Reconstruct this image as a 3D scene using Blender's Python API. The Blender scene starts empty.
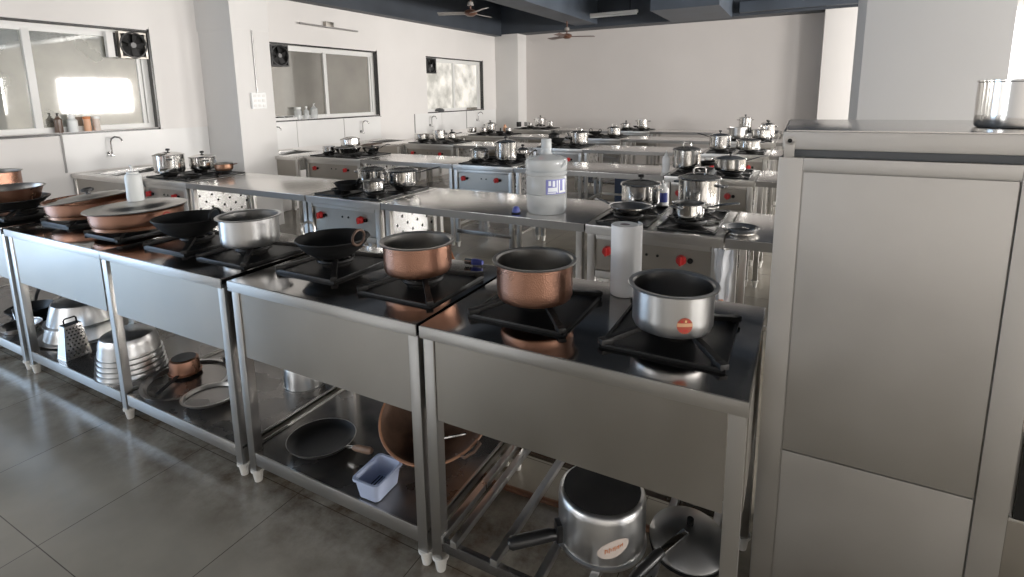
import bpy, bmesh, math, random
from mathutils import Matrix, Vector
random.seed(7)
PI = math.pi
sc = bpy.context.scene
COL = sc.collection

# ------------------------------------------------------------------ materials
def mat(name, base, rough=.5, metal=0., spec=.5, nscale=0, nstretch=(1, 1, 1), ncol=0., nrough=0., bump=0., bscale=40,
        vor=False, coat=0., emit=None, estr=0., aniso=0.):
    m = bpy.data.materials.new(name); m.use_nodes = True
    nt = m.node_tree; b = nt.nodes['Principled BSDF']
    b.inputs['Base Color'].default_value = (*base, 1)
    b.inputs['Roughness'].default_value = rough
    b.inputs['Metallic'].default_value = metal
    b.inputs['Specular IOR Level'].default_value = spec
    b.inputs['Coat Weight'].default_value = coat
    if aniso: b.inputs['Anisotropic'].default_value = aniso
    if emit:
        b.inputs['Emission Color'].default_value = (*emit, 1); b.inputs['Emission Strength'].default_value = estr
    if nscale or bump:
        tc = nt.nodes.new('ShaderNodeTexCoord'); mp = nt.nodes.new('ShaderNodeMapping')
        mp.inputs['Scale'].default_value = nstretch
        nt.links.new(tc.outputs['Object'], mp.inputs['Vector'])
    if nscale:
        n = nt.nodes.new('ShaderNodeTexNoise'); n.inputs['Scale'].default_value = nscale; n.inputs['Detail'].default_value = 5
        nt.links.new(mp.outputs['Vector'], n.inputs['Vector'])
        if ncol:
            r = nt.nodes.new('ShaderNodeMapRange'); r.inputs['From Min'].default_value = .3; r.inputs['From Max'].default_value = .7
            r.inputs['To Min'].default_value = 1 - ncol; r.inputs['To Max'].default_value = 1 + ncol
            mx = nt.nodes.new('ShaderNodeMix'); mx.data_type = 'RGBA'; mx.blend_type = 'MULTIPLY'; mx.inputs[0].default_value = 1
            mx.inputs[6].default_value = (*base, 1)
            nt.links.new(n.outputs['Fac'], r.inputs['Value']); nt.links.new(r.outputs['Result'], mx.inputs[7])
            nt.links.new(mx.outputs[2], b.inputs['Base Color'])
        if nrough:
            r = nt.nodes.new('ShaderNodeMapRange'); r.inputs['From Min'].default_value = .3; r.inputs['From Max'].default_value = .7
            r.inputs['To Min'].default_value = max(.02, rough - nrough); r.inputs['To Max'].default_value = rough + nrough
            nt.links.new(n.outputs['Fac'], r.inputs['Value']); nt.links.new(r.outputs['Result'], b.inputs['Roughness'])
    if bump:
        t = nt.nodes.new('ShaderNodeTexVoronoi' if vor else 'ShaderNodeTexNoise'); t.inputs['Scale'].default_value = bscale
        nt.links.new(tc.outputs['Object'], t.inputs['Vector'])
        bp = nt.nodes.new('ShaderNodeBump'); bp.inputs['Strength'].default_value = bump; bp.inputs['Distance'].default_value = .004
        nt.links.new(t.outputs[0], bp.inputs['Height']); nt.links.new(bp.outputs['Normal'], b.inputs['Normal'])
    return m

def clear_mat(name, col, opacity, rough=.1, metal=0.):
    m = bpy.data.materials.new(name); m.use_nodes = True
    nt = m.node_tree; b = nt.nodes['Principled BSDF']; out = nt.nodes['Material Output']
    b.inputs['Base Color'].default_value = (*col, 1); b.inputs['Roughness'].default_value = rough; b.inputs['Metallic'].default_value = metal
    t = nt.nodes.new('ShaderNodeBsdfTransparent'); mx = nt.nodes.new('ShaderNodeMixShader')
    t.inputs['Color'].default_value = (.93, .94, .94, 1)
    mx.inputs[0].default_value = opacity
    nt.links.new(t.outputs[0], mx.inputs[1]); nt.links.new(b.outputs[0], mx.inputs[2]); nt.links.new(mx.outputs[0], out.inputs['Surface'])
    return m

def perforated_mat(name, pitch=.078, hole=.15):
    m = mat(name, (.62, .62, .61), .24, 1., nscale=4, ncol=.12, nrough=.06)
    nt = m.node_tree; b = nt.nodes['Principled BSDF']
    tc = nt.nodes.new('ShaderNodeTexCoord'); mp = nt.nodes.new('ShaderNodeMapping')
    mp.inputs['Rotation'].default_value = (PI / 4, 0, 0)
    nt.links.new(tc.outputs['Object'], mp.inputs['Vector'])
    sx = nt.nodes.new('ShaderNodeSeparateXYZ'); nt.links.new(mp.outputs[0], sx.inputs[0])
    outs = []
    for ax in ('Y', 'Z'):
        a = nt.nodes.new('ShaderNodeMath'); a.operation = 'DIVIDE'; a.inputs[1].default_value = pitch
        nt.links.new(sx.outputs[ax], a.inputs[0])
        f = nt.nodes.new('ShaderNodeMath'); f.operation = 'FRACT'; nt.links.new(a.outputs[0], f.inputs[0])
        s = nt.nodes.new('ShaderNodeMath'); s.operation = 'SUBTRACT'; s.inputs[1].default_value = .5; nt.links.new(f.outputs[0], s.inputs[0])
        p = nt.nodes.new('ShaderNodeMath'); p.operation = 'POWER'; p.inputs[1].default_value = 2; nt.links.new(s.outputs[0], p.inputs[0])
        outs.append(p)
    ad = nt.nodes.new('ShaderNodeMath'); nt.links.new(outs[0].outputs[0], ad.inputs[0]); nt.links.new(outs[1].outputs[0], ad.inputs[1])
    lt = nt.nodes.new('ShaderNodeMath'); lt.operation = 'GREATER_THAN'; lt.inputs[1].default_value = hole ** 2
    nt.links.new(ad.outputs[0], lt.inputs[0])
    mx = nt.nodes.new('ShaderNodeMix'); mx.data_type = 'RGBA'; mx.inputs[6].default_value = (.02, .02, .02, 1)
    src = b.inputs['Base Color'].links[0].from_socket
    nt.links.new(lt.outputs[0], mx.inputs[0]); nt.links.new(src, mx.inputs[7]); nt.links.new(mx.outputs[2], b.inputs['Base Color'])
    return m

def floor_mat():
    m = mat('floor_tile', (.2, .185, .155), .16)
    nt = m.node_tree; b = nt.nodes['Principled BSDF']
    tc = nt.nodes.new('ShaderNodeTexCoord'); mp = nt.nodes.new('ShaderNodeMapping')
    mp.inputs['Location'].default_value = (1.865, .555, 0)
    nt.links.new(tc.outputs['Object'], mp.inputs['Vector'])
    br = nt.nodes.new('ShaderNodeTexBrick'); br.offset = 0; br.squash = 1
    br.inputs['Scale'].default_value = 1; br.inputs['Brick Width'].default_value = .605; br.inputs['Row Height'].default_value = .605
    br.inputs['Mortar Size'].default_value = .0022; br.inputs['Mortar Smooth'].default_value = .6
    br.inputs['Color1'].default_value = (.265, .24, .195, 1); br.inputs['Color2'].default_value = (.285, .26, .21, 1)
    br.inputs['Mortar'].default_value = (.045, .036, .028, 1)
    nt.links.new(mp.outputs[0], br.inputs['Vector'])
    n = nt.nodes.new('ShaderNodeTexNoise'); n.inputs['Scale'].default_value = 2.2; n.inputs['Detail'].default_value = 6
    nt.links.new(tc.outputs['Object'], n.inputs['Vector'])
    cr = nt.nodes.new('ShaderNodeMapRange'); cr.inputs['From Min'].default_value = .35; cr.inputs['From Max'].default_value = .65
    cr.inputs['To Min'].default_value = .82; cr.inputs['To Max'].default_value = 1.1; nt.links.new(n.outputs['Fac'], cr.inputs['Value'])
    mx = nt.nodes.new('ShaderNodeMix'); mx.data_type = 'RGBA'; mx.blend_type = 'MULTIPLY'; mx.inputs[0].default_value = 1
    nt.links.new(br.outputs['Color'], mx.inputs[6]); nt.links.new(cr.outputs['Result'], mx.inputs[7])
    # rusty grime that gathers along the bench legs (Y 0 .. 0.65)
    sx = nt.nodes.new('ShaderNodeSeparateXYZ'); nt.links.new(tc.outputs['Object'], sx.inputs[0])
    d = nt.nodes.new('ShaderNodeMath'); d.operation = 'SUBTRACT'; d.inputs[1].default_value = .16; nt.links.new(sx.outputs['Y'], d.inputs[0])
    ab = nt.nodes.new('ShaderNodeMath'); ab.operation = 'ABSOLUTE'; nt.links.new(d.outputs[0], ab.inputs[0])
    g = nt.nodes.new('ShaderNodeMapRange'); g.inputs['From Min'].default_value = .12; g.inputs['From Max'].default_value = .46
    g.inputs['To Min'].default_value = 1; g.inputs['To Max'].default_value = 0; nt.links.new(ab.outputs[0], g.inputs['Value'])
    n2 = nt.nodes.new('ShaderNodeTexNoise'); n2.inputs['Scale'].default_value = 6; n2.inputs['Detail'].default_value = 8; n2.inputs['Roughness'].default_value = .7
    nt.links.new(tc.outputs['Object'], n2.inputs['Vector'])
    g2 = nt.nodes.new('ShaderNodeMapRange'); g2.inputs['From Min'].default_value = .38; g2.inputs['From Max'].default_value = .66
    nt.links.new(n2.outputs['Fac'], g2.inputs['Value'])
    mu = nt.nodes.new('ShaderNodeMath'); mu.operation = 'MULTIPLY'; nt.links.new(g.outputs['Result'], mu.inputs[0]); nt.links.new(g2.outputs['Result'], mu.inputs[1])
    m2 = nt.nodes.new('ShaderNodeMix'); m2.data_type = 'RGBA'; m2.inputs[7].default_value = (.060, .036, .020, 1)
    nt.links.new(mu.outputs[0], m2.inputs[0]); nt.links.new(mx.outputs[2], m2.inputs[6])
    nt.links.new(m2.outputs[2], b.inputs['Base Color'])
    r = nt.nodes.new('ShaderNodeMapRange'); r.inputs['To Min'].default_value = .13; r.inputs['To Max'].default_value = .24
    nt.links.new(n.outputs['Fac'], r.inputs['Value']); nt.links.new(r.outputs['Result'], b.inputs['Roughness'])
    return m

def window_glass(name, c1, c2, refl, emit=0., escale=1.5):
    m = bpy.data.materials.new(name); m.use_nodes = True
    nt = m.node_tree; b = nt.nodes['Principled BSDF']; out = nt.nodes['Material Output']
    tc = nt.nodes.new('ShaderNodeTexCoord'); n = nt.nodes.new('ShaderNodeTexNoise'); n.inputs['Scale'].default_value = escale; n.inputs['Detail'].default_value = 6
    nt.links.new(tc.outputs['Object'], n.inputs['Vector'])
    cr = nt.nodes.new('ShaderNodeValToRGB'); cr.color_ramp.elements[0].position = .35; cr.color_ramp.elements[1].position = .65
    cr.color_ramp.elements[0].color = (*c1, 1); cr.color_ramp.elements[1].color = (*c2, 1)
    nt.links.new(n.outputs['Fac'], cr.inputs[0]); nt.links.new(cr.outputs[0], b.inputs['Base Color']); b.inputs['Roughness'].default_value = .5
    nt.links.new(cr.outputs[0], b.inputs['Emission Color']); b.inputs['Emission Strength'].default_value = emit
    g = nt.nodes.new('ShaderNodeBsdfGlossy'); g.inputs['Roughness'].default_value = .03; g.inputs['Color'].default_value = (.93, .95, .92, 1)
    mx = nt.nodes.new('ShaderNodeMixShader'); mx.inputs[0].default_value = refl
    nt.links.new(b.outputs[0], mx.inputs[1]); nt.links.new(g.outputs[0], mx.inputs[2]); nt.links.new(mx.outputs[0], out.inputs['Surface'])
    return m

M = dict(
    steel=mat('brushed_steel', (.48, .465, .44), .32, 1, nscale=1.5, ncol=.06, nrough=.04),
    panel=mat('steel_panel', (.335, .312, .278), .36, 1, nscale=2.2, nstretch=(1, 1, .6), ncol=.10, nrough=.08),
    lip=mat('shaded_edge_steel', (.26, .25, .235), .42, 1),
    cabinet=mat('cabinet_steel', (.50, .488, .468), .36, 1, nscale=2.5, ncol=.10, nrough=.08),
    darkened_top=mat('darkened_steel_top', (.30, .29, .28), .13, 1, nscale=3, nstretch=(1, 3, 1), ncol=.15, nrough=.05),  # plain steel darkened to carry the dark ceiling's reflection
    table=mat('table_steel', (.68, .655, .625), .24, 1, nscale=1.2, ncol=.04, nrough=.03),
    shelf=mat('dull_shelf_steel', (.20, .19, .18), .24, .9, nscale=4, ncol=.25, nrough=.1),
    polished=mat('polished_steel', (.72, .71, .69), .12, 1, nscale=2, nstretch=(3, 3, .3), ncol=.06, nrough=.02),
    potin=mat('pot_interior_steel', (.42, .41, .40), .28, 1, nscale=5, ncol=.12),
    alu=mat('brushed_aluminium', (.60, .598, .59), .33, 1, nscale=4, nstretch=(5, 5, .3), ncol=.1, nrough=.06),
    alu_dull=mat('dull_aluminium', (.31, .305, .295), .40, 1, nscale=5, ncol=.2, nrough=.08, bump=.06, bscale=60),
    copper=mat('hammered_copper', (.40, .205, .138), .30, 1, nscale=6, ncol=.16, nrough=.08, bump=.2, bscale=240, vor=True),
    copper_dark=mat('dark_copper', (.30, .16, .10), .35, 1, nscale=6, ncol=.35, nrough=.1),
    tin=mat('tinned_copper_inside', (.46, .44, .41), .33, 1, nscale=5, ncol=.2, nrough=.06),
    iron=mat('black_iron', (.007, .007, .007), .6, 0, .2, nscale=8, ncol=.4, nrough=.12),
    cast=mat('cast_iron_grate', (.010, .0095, .009), .45, 0, .3, bump=.2, bscale=90),
    soot=mat('sooty_black', (.015, .014, .013), .6, 0, nscale=9, ncol=.5),
    rust=mat('rusty_iron', (.10, .055, .035), .6, .3, nscale=9, ncol=.5, bump=.2, bscale=80),
    nonstick=mat('nonstick_black', (.009, .009, .009), .42, 0, .25),
    bakelite=mat('black_bakelite', (.012, .012, .012), .3),
    wood=mat('worn_wood_handle', (.22, .13, .08), .55, 0, nscale=20, nstretch=(1, 1, 6), ncol=.3),
    clay=mat('rusty_brown_kadhai', (.30, .14, .075), .62, .1, nscale=10, ncol=.35, bump=.15, bscale=50),
    foot=mat('white_nylon_foot', (.62, .60, .55), .5, nscale=14, ncol=.15),
    paper=mat('white_paper_towel', (.93, .925, .91), .9, bump=.15, bscale=300),
    core=mat('cardboard_core', (.30, .26, .27), .9),
    bright_plastic=mat('bright_white_plastic', (.93, .93, .92), .4),
    white_plastic=mat('white_plastic', (.80, .81, .80), .35),
    red=mat('red_knob', (.48, .02, .02), .45),
    redlab=mat('red_paper_sticker', (.36, .06, .03), .5), tan=mat('tan_sticker_band', (.62, .34, .18), .5),
    cream=mat('cream_sticker', (.66, .56, .49), .5), orange=mat('orange_print', (.60, .17, .04), .5), yellowp=mat('yellow_print', (.75, .5, .2), .5),
    blue=mat('blue_plastic', (.05, .07, .32), .4), bluelab=mat('blue_label_print', (.17, .18, .46), .5), whitelab=mat('white_label_print', (.75, .79, .84), .5),
    lilac=mat('pale_blue_plastic', (.43, .50, .68), .45),
    hose=mat('orange_gas_hose', (.42, .13, .03), .5), pipe=mat('rusty_gas_pipe', (.11, .045, .02), .6, nscale=8, ncol=.4),
    wall=mat('white_wall_paint', (.74, .715, .69), .65, nscale=1.2, ncol=.03),
    wall_tile=mat('white_glazed_cladding', (.76, .755, .74), .30, nscale=1.5, ncol=.04),
    backwall=mat('warm_white_paint', (.60, .565, .54), .7, nscale=1, ncol=.03),
    column=mat('column_paint', (.66, .645, .625), .6, nscale=1.5, ncol=.03),
    navy=mat('navy_ceiling_paint', (.024, .031, .042), .6, nscale=2, ncol=.2),
    navy_light=mat('navy_beam_paint', (.045, .058, .078), .55, nscale=2, ncol=.2),
    granite=mat('black_granite', (.014, .013, .013), .22), sill=mat('white_sill', (.72, .71, .69), .4),
    frame=mat('white_aluminium_frame', (.74, .74, .72), .35), line=mat('grout_line', (.30, .29, .28), .7),
    glass1=window_glass('filmed_window_glass', (.13, .14, .115), (.30, .29, .25), .38),
    glass2=window_glass('olive_window_glass', (.13, .12, .10), (.20, .185, .155), .22),
    glass3=window_glass('backlit_glow_glass', (.42, .41, .37), (.95, .93, .87), .1, .35, 3.5),  # mottled colour and weak emission stand in for daylight behind the pane
    daylight=window_glass('daylit_window_glass', (.9, .94, 1.), (1., 1., 1.), .05, 2.2, 2.),
    fan_grey=mat('fan_body_grey', (.022, .022, .022), .5), hubgrey=mat('fan_hub_grey', (.16, .16, .16), .5), fan_brown=mat('fan_brown', (.10, .045, .028), .35), fan_pale=mat('fan_blade_pale', (.28, .26, .24), .45),
    clear=clear_mat('clear_plastic', (.83, .86, .87), .42, .12), jar=clear_mat('translucent_jar_plastic', (.70, .72, .72), .42, .10),
    glasslid=clear_mat('smoked_glass_lid', (.06, .06, .06), .55, .04), sheet=clear_mat('thin_plastic_sheet', (.80, .84, .90), .55, .2),
    brownb=mat('brown_bottle', (.10, .06, .04), .25), peach=mat('peach_jar', (.72, .38, .22), .4), sqz=mat('milky_plastic_bottle', (.74, .77, .76), .35, 0),
    chrome=mat('chrome_tap', (.55, .55, .55), .12, 1), perf=perforated_mat('perforated_steel'), floor=floor_mat(),
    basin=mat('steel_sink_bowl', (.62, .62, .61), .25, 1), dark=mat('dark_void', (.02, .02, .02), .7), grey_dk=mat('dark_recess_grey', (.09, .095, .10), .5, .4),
    crate=mat('navy_crate_plastic', (.03, .05, .10), .5), white_tray=mat('white_tray', (.75, .75, .74), .4),
)

# ------------------------------------------------------------------ mesh helpers
class MB:
    def __init__(s): s.b = bmesh.new()
    def box(s, x0, x1, y0, y1, z0, z1, bev=0, mx=None):
        t = bmesh.new()
        bmesh.ops.create_cube(t, size=1)
        for v in t.verts:
            v.co = Vector(((x0 + x1) / 2 + v.co.x * (x1 - x0), (y0 + y1) / 2 + v.co.y * (y1 - y0), (z0 + z1) / 2 + v.co.z * (z1 - z0)))
        if bev: bmesh.ops.bevel(t, geom=list(t.edges), offset=bev, segments=2, affect='EDGES', profile=.7)
        s.add(t, mx); return s
    def add(s, t, mx=None):
        if mx is not None: t.transform(mx)
        me = bpy.data.meshes.new('tmp'); t.to_mesh(me); s.b.from_mesh(me); bpy.data.meshes.remove(me); t.free()
    def lathe(s, prof, n=40, mx=None, a0=0, a1=2 * PI):
        t = bmesh.new(); full = abs(a1 - a0 - 2 * PI) < 1e-6; k = n if full else n + 1
        rings = []
        for r, z in prof:
            if r < 1e-6: rings.append([t.verts.new((0, 0, z))])
            else: rings.append([t.verts.new((r * math.cos(a0 + (a1 - a0) * i / n), r * math.sin(a0 + (a1 - a0) * i / n), z)) for i in range(k)])
        for A, B in zip(rings, rings[1:]):
            for i in range(n):
                j = (i + 1) % k
                if len(A) == 1 and len(B) == 1: continue
                if len(A) == 1: t.faces.new((A[0], B[j], B[i]))
                elif len(B) == 1: t.faces.new((A[i], A[j], B[0]))
                else: t.faces.new((A[i], A[j], B[j], B[i]))
        bmesh.ops.recalc_face_normals(t, faces=list(t.faces))
        s.add(t, mx); return s
    def cyl(s, r, z0, z1, n=24, mx=None, r2=None):
        r2 = r if r2 is None else r2
        return s.lathe([(0, z0), (r, z0), (r2, z1), (0, z1)], n, mx)
    def tube(s, pts, r, n=10, closed=False, mx=None, flat=1.):
        t = bmesh.new(); P = [Vector(p) for p in pts]; N = len(P); rings = []; prev = None
        for i, p in enumerate(P):
            a = P[(i - 1) % N] if (closed or i > 0) else p; c = P[(i + 1) % N] if (closed or i < N - 1) else p
            d = (c - a).normalized()
            if prev is None:
                u = d.orthogonal().normalized() if abs(d.z) > .9 else d.cross(Vector((0, 0, 1))).normalized()
            else: u = (prev - d * prev.dot(d)).normalized()
            prev = u; w = d.cross(u)
            rr = r[i] if isinstance(r, (list, tuple)) else r
            rings.append([t.verts.new(p + rr * (u * math.cos(2 * PI * k / n) + flat * w * math.sin(2 * PI * k / n))) for k in range(n)])
        for i in range(N if closed else N - 1):
            A, B = rings[i], rings[(i + 1) % N]
            for k in range(n): t.faces.new((A[k], A[(k + 1) % n], B[(k + 1) % n], B[k]))
        if not closed: t.faces.new(rings[0][::-1]); t.faces.new(rings[-1])
        bmesh.ops.recalc_face_normals(t, faces=list(t.faces))
        s.add(t, mx); return s
    def patch(s, r, a0, a1, z0, z1, nu=12, nv=8, ellipse=False, skew=0.):
        "a label hugging a cylinder of radius r"
        t = bmesh.new(); am, zm = (a0 + a1) / 2, (z0 + z1) / 2
        if ellipse:
            c = t.verts.new((r * math.cos(am), r * math.sin(am), zm)); rg = []
            for j in (1, 2, 3):
                rg.append([t.verts.new((r * math.cos(am + (a1 - a0) / 2 * j / 3 * math.cos(q)), r * math.sin(am + (a1 - a0) / 2 * j / 3 * math.cos(q)), zm + (z1 - z0) / 2 * j / 3 * math.sin(q) + skew * j / 3 * math.cos(q))) for q in [2 * PI * i / 24 for i in range(24)]])
            for i in range(24):
                t.faces.new((c, rg[0][i], rg[0][(i + 1) % 24]))
                for j in (0, 1): t.faces.new((rg[j][i], rg[j + 1][i], rg[j + 1][(i + 1) % 24], rg[j][(i + 1) % 24]))
        else:
            g = [[t.verts.new((r * math.cos(a0 + (a1 - a0) * i / nu), r * math.sin(a0 + (a1 - a0) * i / nu), z0 + (z1 - z0) * j / nv + skew * i / nu)) for j in range(nv + 1)] for i in range(nu + 1)]
            for i in range(nu):
                for j in range(nv): t.faces.new((g[i][j], g[i + 1][j], g[i + 1][j + 1], g[i][j + 1]))
        s.add(t); return s
    def build(s, name, m, parent=None, loc=None, rot=None, smooth=35):
        me = bpy.data.meshes.new(name); s.b.to_mesh(me); s.b.free()
        me.materials.append(M[m] if isinstance(m, str) else m)
        me.shade_smooth()
        if hasattr(me, 'set_sharp_from_angle'): me.set_sharp_from_angle(angle=math.radians(smooth))
        o = bpy.data.objects.new(name, me); COL.objects.link(o)
        if parent: o.parent = parent
        if loc: o.location = loc
        if rot: o.rotation_euler = rot
        return o

def tag(o, label, cat, group=None):
    o['label'] = label; o['category'] = cat
    if group: o['group'] = group
    return o
def thing(name, label, cat, loc=(0, 0, 0), rz=0, group=None, rot=None):
    o = bpy.data.objects.new(name, None); COL.objects.link(o); o.empty_display_size = .05
    o.location = loc; o.rotation_euler = rot if rot else (0, 0, rz)
    return tag(o, label, cat, group)
def struct(o): o['kind'] = 'structure'; return o
def sroot(name, loc=(0, 0, 0)):
    o = bpy.data.objects.new(name, None); COL.objects.link(o); o.location = loc; o.empty_display_size = .05; return struct(o)
def T(x=0, y=0, z=0): return Matrix.Translation((x, y, z))
def RZ(a): return Matrix.Rotation(a, 4, 'Z')
def RX(a): return Matrix.Rotation(a, 4, 'X')
def RY(a): return Matrix.Rotation(a, 4, 'Y')

# ------------------------------------------------------------------ room
XW, XR, YB, YF, ZC = -5.78, 8.0, 10.15, -5.0, 3.5
struct(MB().box(XW - .2, XR + .2, YF - .2, YB + .2, -.1, 0).build('floor', 'floor'))
struct(MB().box(XW - .2, XR + .2, YF - .2, YB + .2, ZC, ZC + .12).build('ceiling', 'navy'))

WIN = [(.14, 2.20), (3.69, 5.77), (7.13, 9.16)]
WZ0, WZ1 = 1.245, 2.25
def wall_with_windows(b, axis, c0, c1, a0, a1, wins, z0, z1, wz0, wz1):
    "wall slab between c0..c1 on its thin axis, running a0..a1, with rectangular openings"
    def bx(p, q, r, s):
        if axis == 'x': b.box(c0, c1, p, q, r, s)
        else: b.box(p, q, c0, c1, r, s)
    e = sorted(wins); cur = a0
    for p, q in e:
        if p > cur: bx(cur, p, z0, z1)
        if wz0 > z0: bx(p, q, z0, wz0)
        if wz1 < z1: bx(p, q, wz1, z1)
        cur = q
    if cur < a1: bx(cur, a1, z0, z1)
LW = [(-2.7, -.8)] + WIN
b = MB(); wall_with_windows(b, 'x', XW - .2, XW, YF, -.8, LW[:1], 0, ZC, .02, 2.15); wall_with_windows(b, 'x', XW - .2, XW, -.8, YB, WIN, 0, ZC, WZ0, WZ1); struct(b.build('wall_left', 'wall'))
RWIN = [(-3.4, -1.4)] + WIN  # first opening is an added, unseen window for general fill
b = MB(); wall_with_windows(b, 'x', XR, XR + .2, YF, YB, RWIN, 0, ZC, WZ0, WZ1); struct(b.build('wall_right', 'wall'))
b = MB(); wall_with_windows(b, 'y', YB, YB + .2, XW, XR, [(2.5, 4.7)], 0, ZC, .95, 2.75); struct(b.build('wall_back', 'backwall'))
FWIN = [(-5.4, -3.0)]
b = MB(); wall_with_windows(b, 'y', YF - .2, YF, XW, XR, FWIN, 0, ZC, 1.0, 2.5); struct(b.build('wall_front', 'wall'))

# cladding step of the left wall (the wall below the window heads stands a finger proud of the wall above)
b = MB()
for p, q in ((-.78, .12), (2.22, 2.76), (3.24, 3.67), (5.79, 7.11), (9.18, 9.73)): b.box(XW, XW + .012, p, q, 1.225, 2.30)
struct(b.build('trim_1', 'wall'))
b = MB()       # glazed backsplash slabs under the windows
for p, q in ((1.30, 2.755), (3.25, 4.05), (4.06, 4.95), (4.96, 5.78), (6.72, 7.55), (7.56, 8.44), (8.46, 9.70)): b.box(XW, XW + .014, p, q, .86, 1.222)
struct(b.build('trim_2', 'wall_tile'))
b = MB()
for p in (1.285, 4.945, 6.705, 8.452): b.box(XW, XW + .0155, p, p + .012, .86, 1.226)
struct(b.build('trim_3', 'line'))

def window(n, x, y0, y1, z0, z1, side, glass, axis='x', mull=True):
    "frame, mullion and two panes set into the wall opening; side=+1 when the room lies towards +axis"
    r = sroot('window_%d' % n, (x, (y0 + y1) / 2, z0) if axis == 'x' else ((y0 + y1) / 2, x, z0))
    w, h = (y1 - y0) / 2, z1 - z0; f = .05
    def bx(b, p, q, d0, d1, r0, r1, bev=.003):
        d0, d1 = sorted((d0 * side, d1 * side))
        if axis == 'x': b.box(d0, d1, p, q, r0, r1, bev)
        else: b.box(p, q, d0, d1, r0, r1, bev)
    b = MB()
    bx(b, -w, w, -.14, -.08, 0, f); bx(b, -w, w, -.14, -.08, h - f - .02, h); bx(b, -w, -w + f, -.14, -.08, f, h - f); bx(b, w - f, w, -.14, -.08, f, h - f)
    if mull: bx(b, -.03, .03, -.135, -.07, f, h - f)
    bx(b, w - f - .045, w - f - .01, -.13, -.085, f, h - f)
    fr = b.build('window_frame', 'frame', r)
    for s in (-1, 1):
        b = MB()
        if mull: bx(b, min(s * .03, s * (w - f)), max(s * .03, s * (w - f)), -.115, -.105, f, h - f, 0)
        else:
            if s > 0: continue
            bx(b, -w + f, w - f, -.115, -.105, f, h - f, 0)
        b.build('window_pane', glass, r)
    b = MB()                                               # black granite reveal
    bx(b, w - .002, w + .05, -.06, .006, -.02, h + .03, 0); bx(b, -w - .012, w + .05, -.06, .006, h, h + .018, 0); bx(b, -w - .012, w + .05, -.14, .006, -.03, -.004, 0)
    if n <= 3: b.build('window_reveal', 'granite', r)
    else: b.b.free()
    return r
for i, (p, q) in enumerate(WIN): window(i + 1, XW, p, q, WZ0, WZ1, 1, ('glass1', 'glass2', 'glass3')[i])
for i, (p, q) in enumerate(RWIN): window(i + 4, XR, p, q, WZ0, WZ1, -1, 'daylight')
window(8, YB, 2.5, 4.7, .95, 2.75, -1, 'daylight', 'y')
for i, (p, q) in enumerate(FWIN): window(9 + i, YF, p, q, 1.0, 2.5, 1, 'daylight', 'y')
d_ = window(12, XW, -2.7, -.8, .02, 2.15, 1, 'daylight'); d_.name = 'added_door_1'  # unseen glazed door, added for a blue reflection on the front panels

# columns
struct(MB().box(XW, -5.17, 2.76, 3.24, 0, ZC, .006).build('trim_4', 'column'))
b = MB().box(XW, -5.165, 2.755, 3.245, 2.30, ZC); struct(b.build('trim_5', 'column'))
struct(MB().box(XW, -5.2, 9.73, YB, 0, ZC, .006).build('trim_6', 'column'))
struct(MB().box(.60, 1.07, 9.73, YB, 0, ZC, .006).build('trim_7', 'wall'))
struct(MB().box(.645, 1.285, 2.55, 3.2, 0, ZC, .006).build('trim_8', 'column'))
# ceiling beams
struct(MB().box(XW, -5.6, YF, YB, 2.83, ZC).build('trim_9', 'navy'))
struct(MB().box(XW, XR, 9.72, YB, 2.86, ZC).build('trim_10', 'navy'))
struct(MB().box(-3.85, -3.38, YF, 9.72, 2.92, ZC).build('trim_11', 'navy_light'))
struct(MB().box(-1.9, -.85, 8.0, 9.72, 2.84, ZC).build('trim_12', 'navy_light'))
struct(MB().box(-5.6, -3.85, 4.9, 5.25, 2.98, ZC).build('trim_13', 'navy_light'))
struct(MB().box(-3.38, XR, 5.1, 5.45, 2.98, ZC).build('trim_14', 'navy_light'))
struct(MB().box(-.72, 8, 9.55, 9.72, 2.90, 3.08, .01).build('trim_15', 'navy_light'))

# ------------------------------------------------------------------ kitchen furniture
def leg_parts(root, x, y, z1, sq=.038, m='steel', foot=True, z0=.05):
    h = sq / 2
    l = MB().box(x - h, x + h, y - h, y + h, z0, z1, .003).build('leg', m, root)
    if foot:
        MB().lathe([(0, 0), (.015, 0), (.018, .02), (.021, .042), (.027, .046), (.027, .056), (0, .056)], 16, T(x, y, 0)).build('foot', 'foot', l)
    return l

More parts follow.
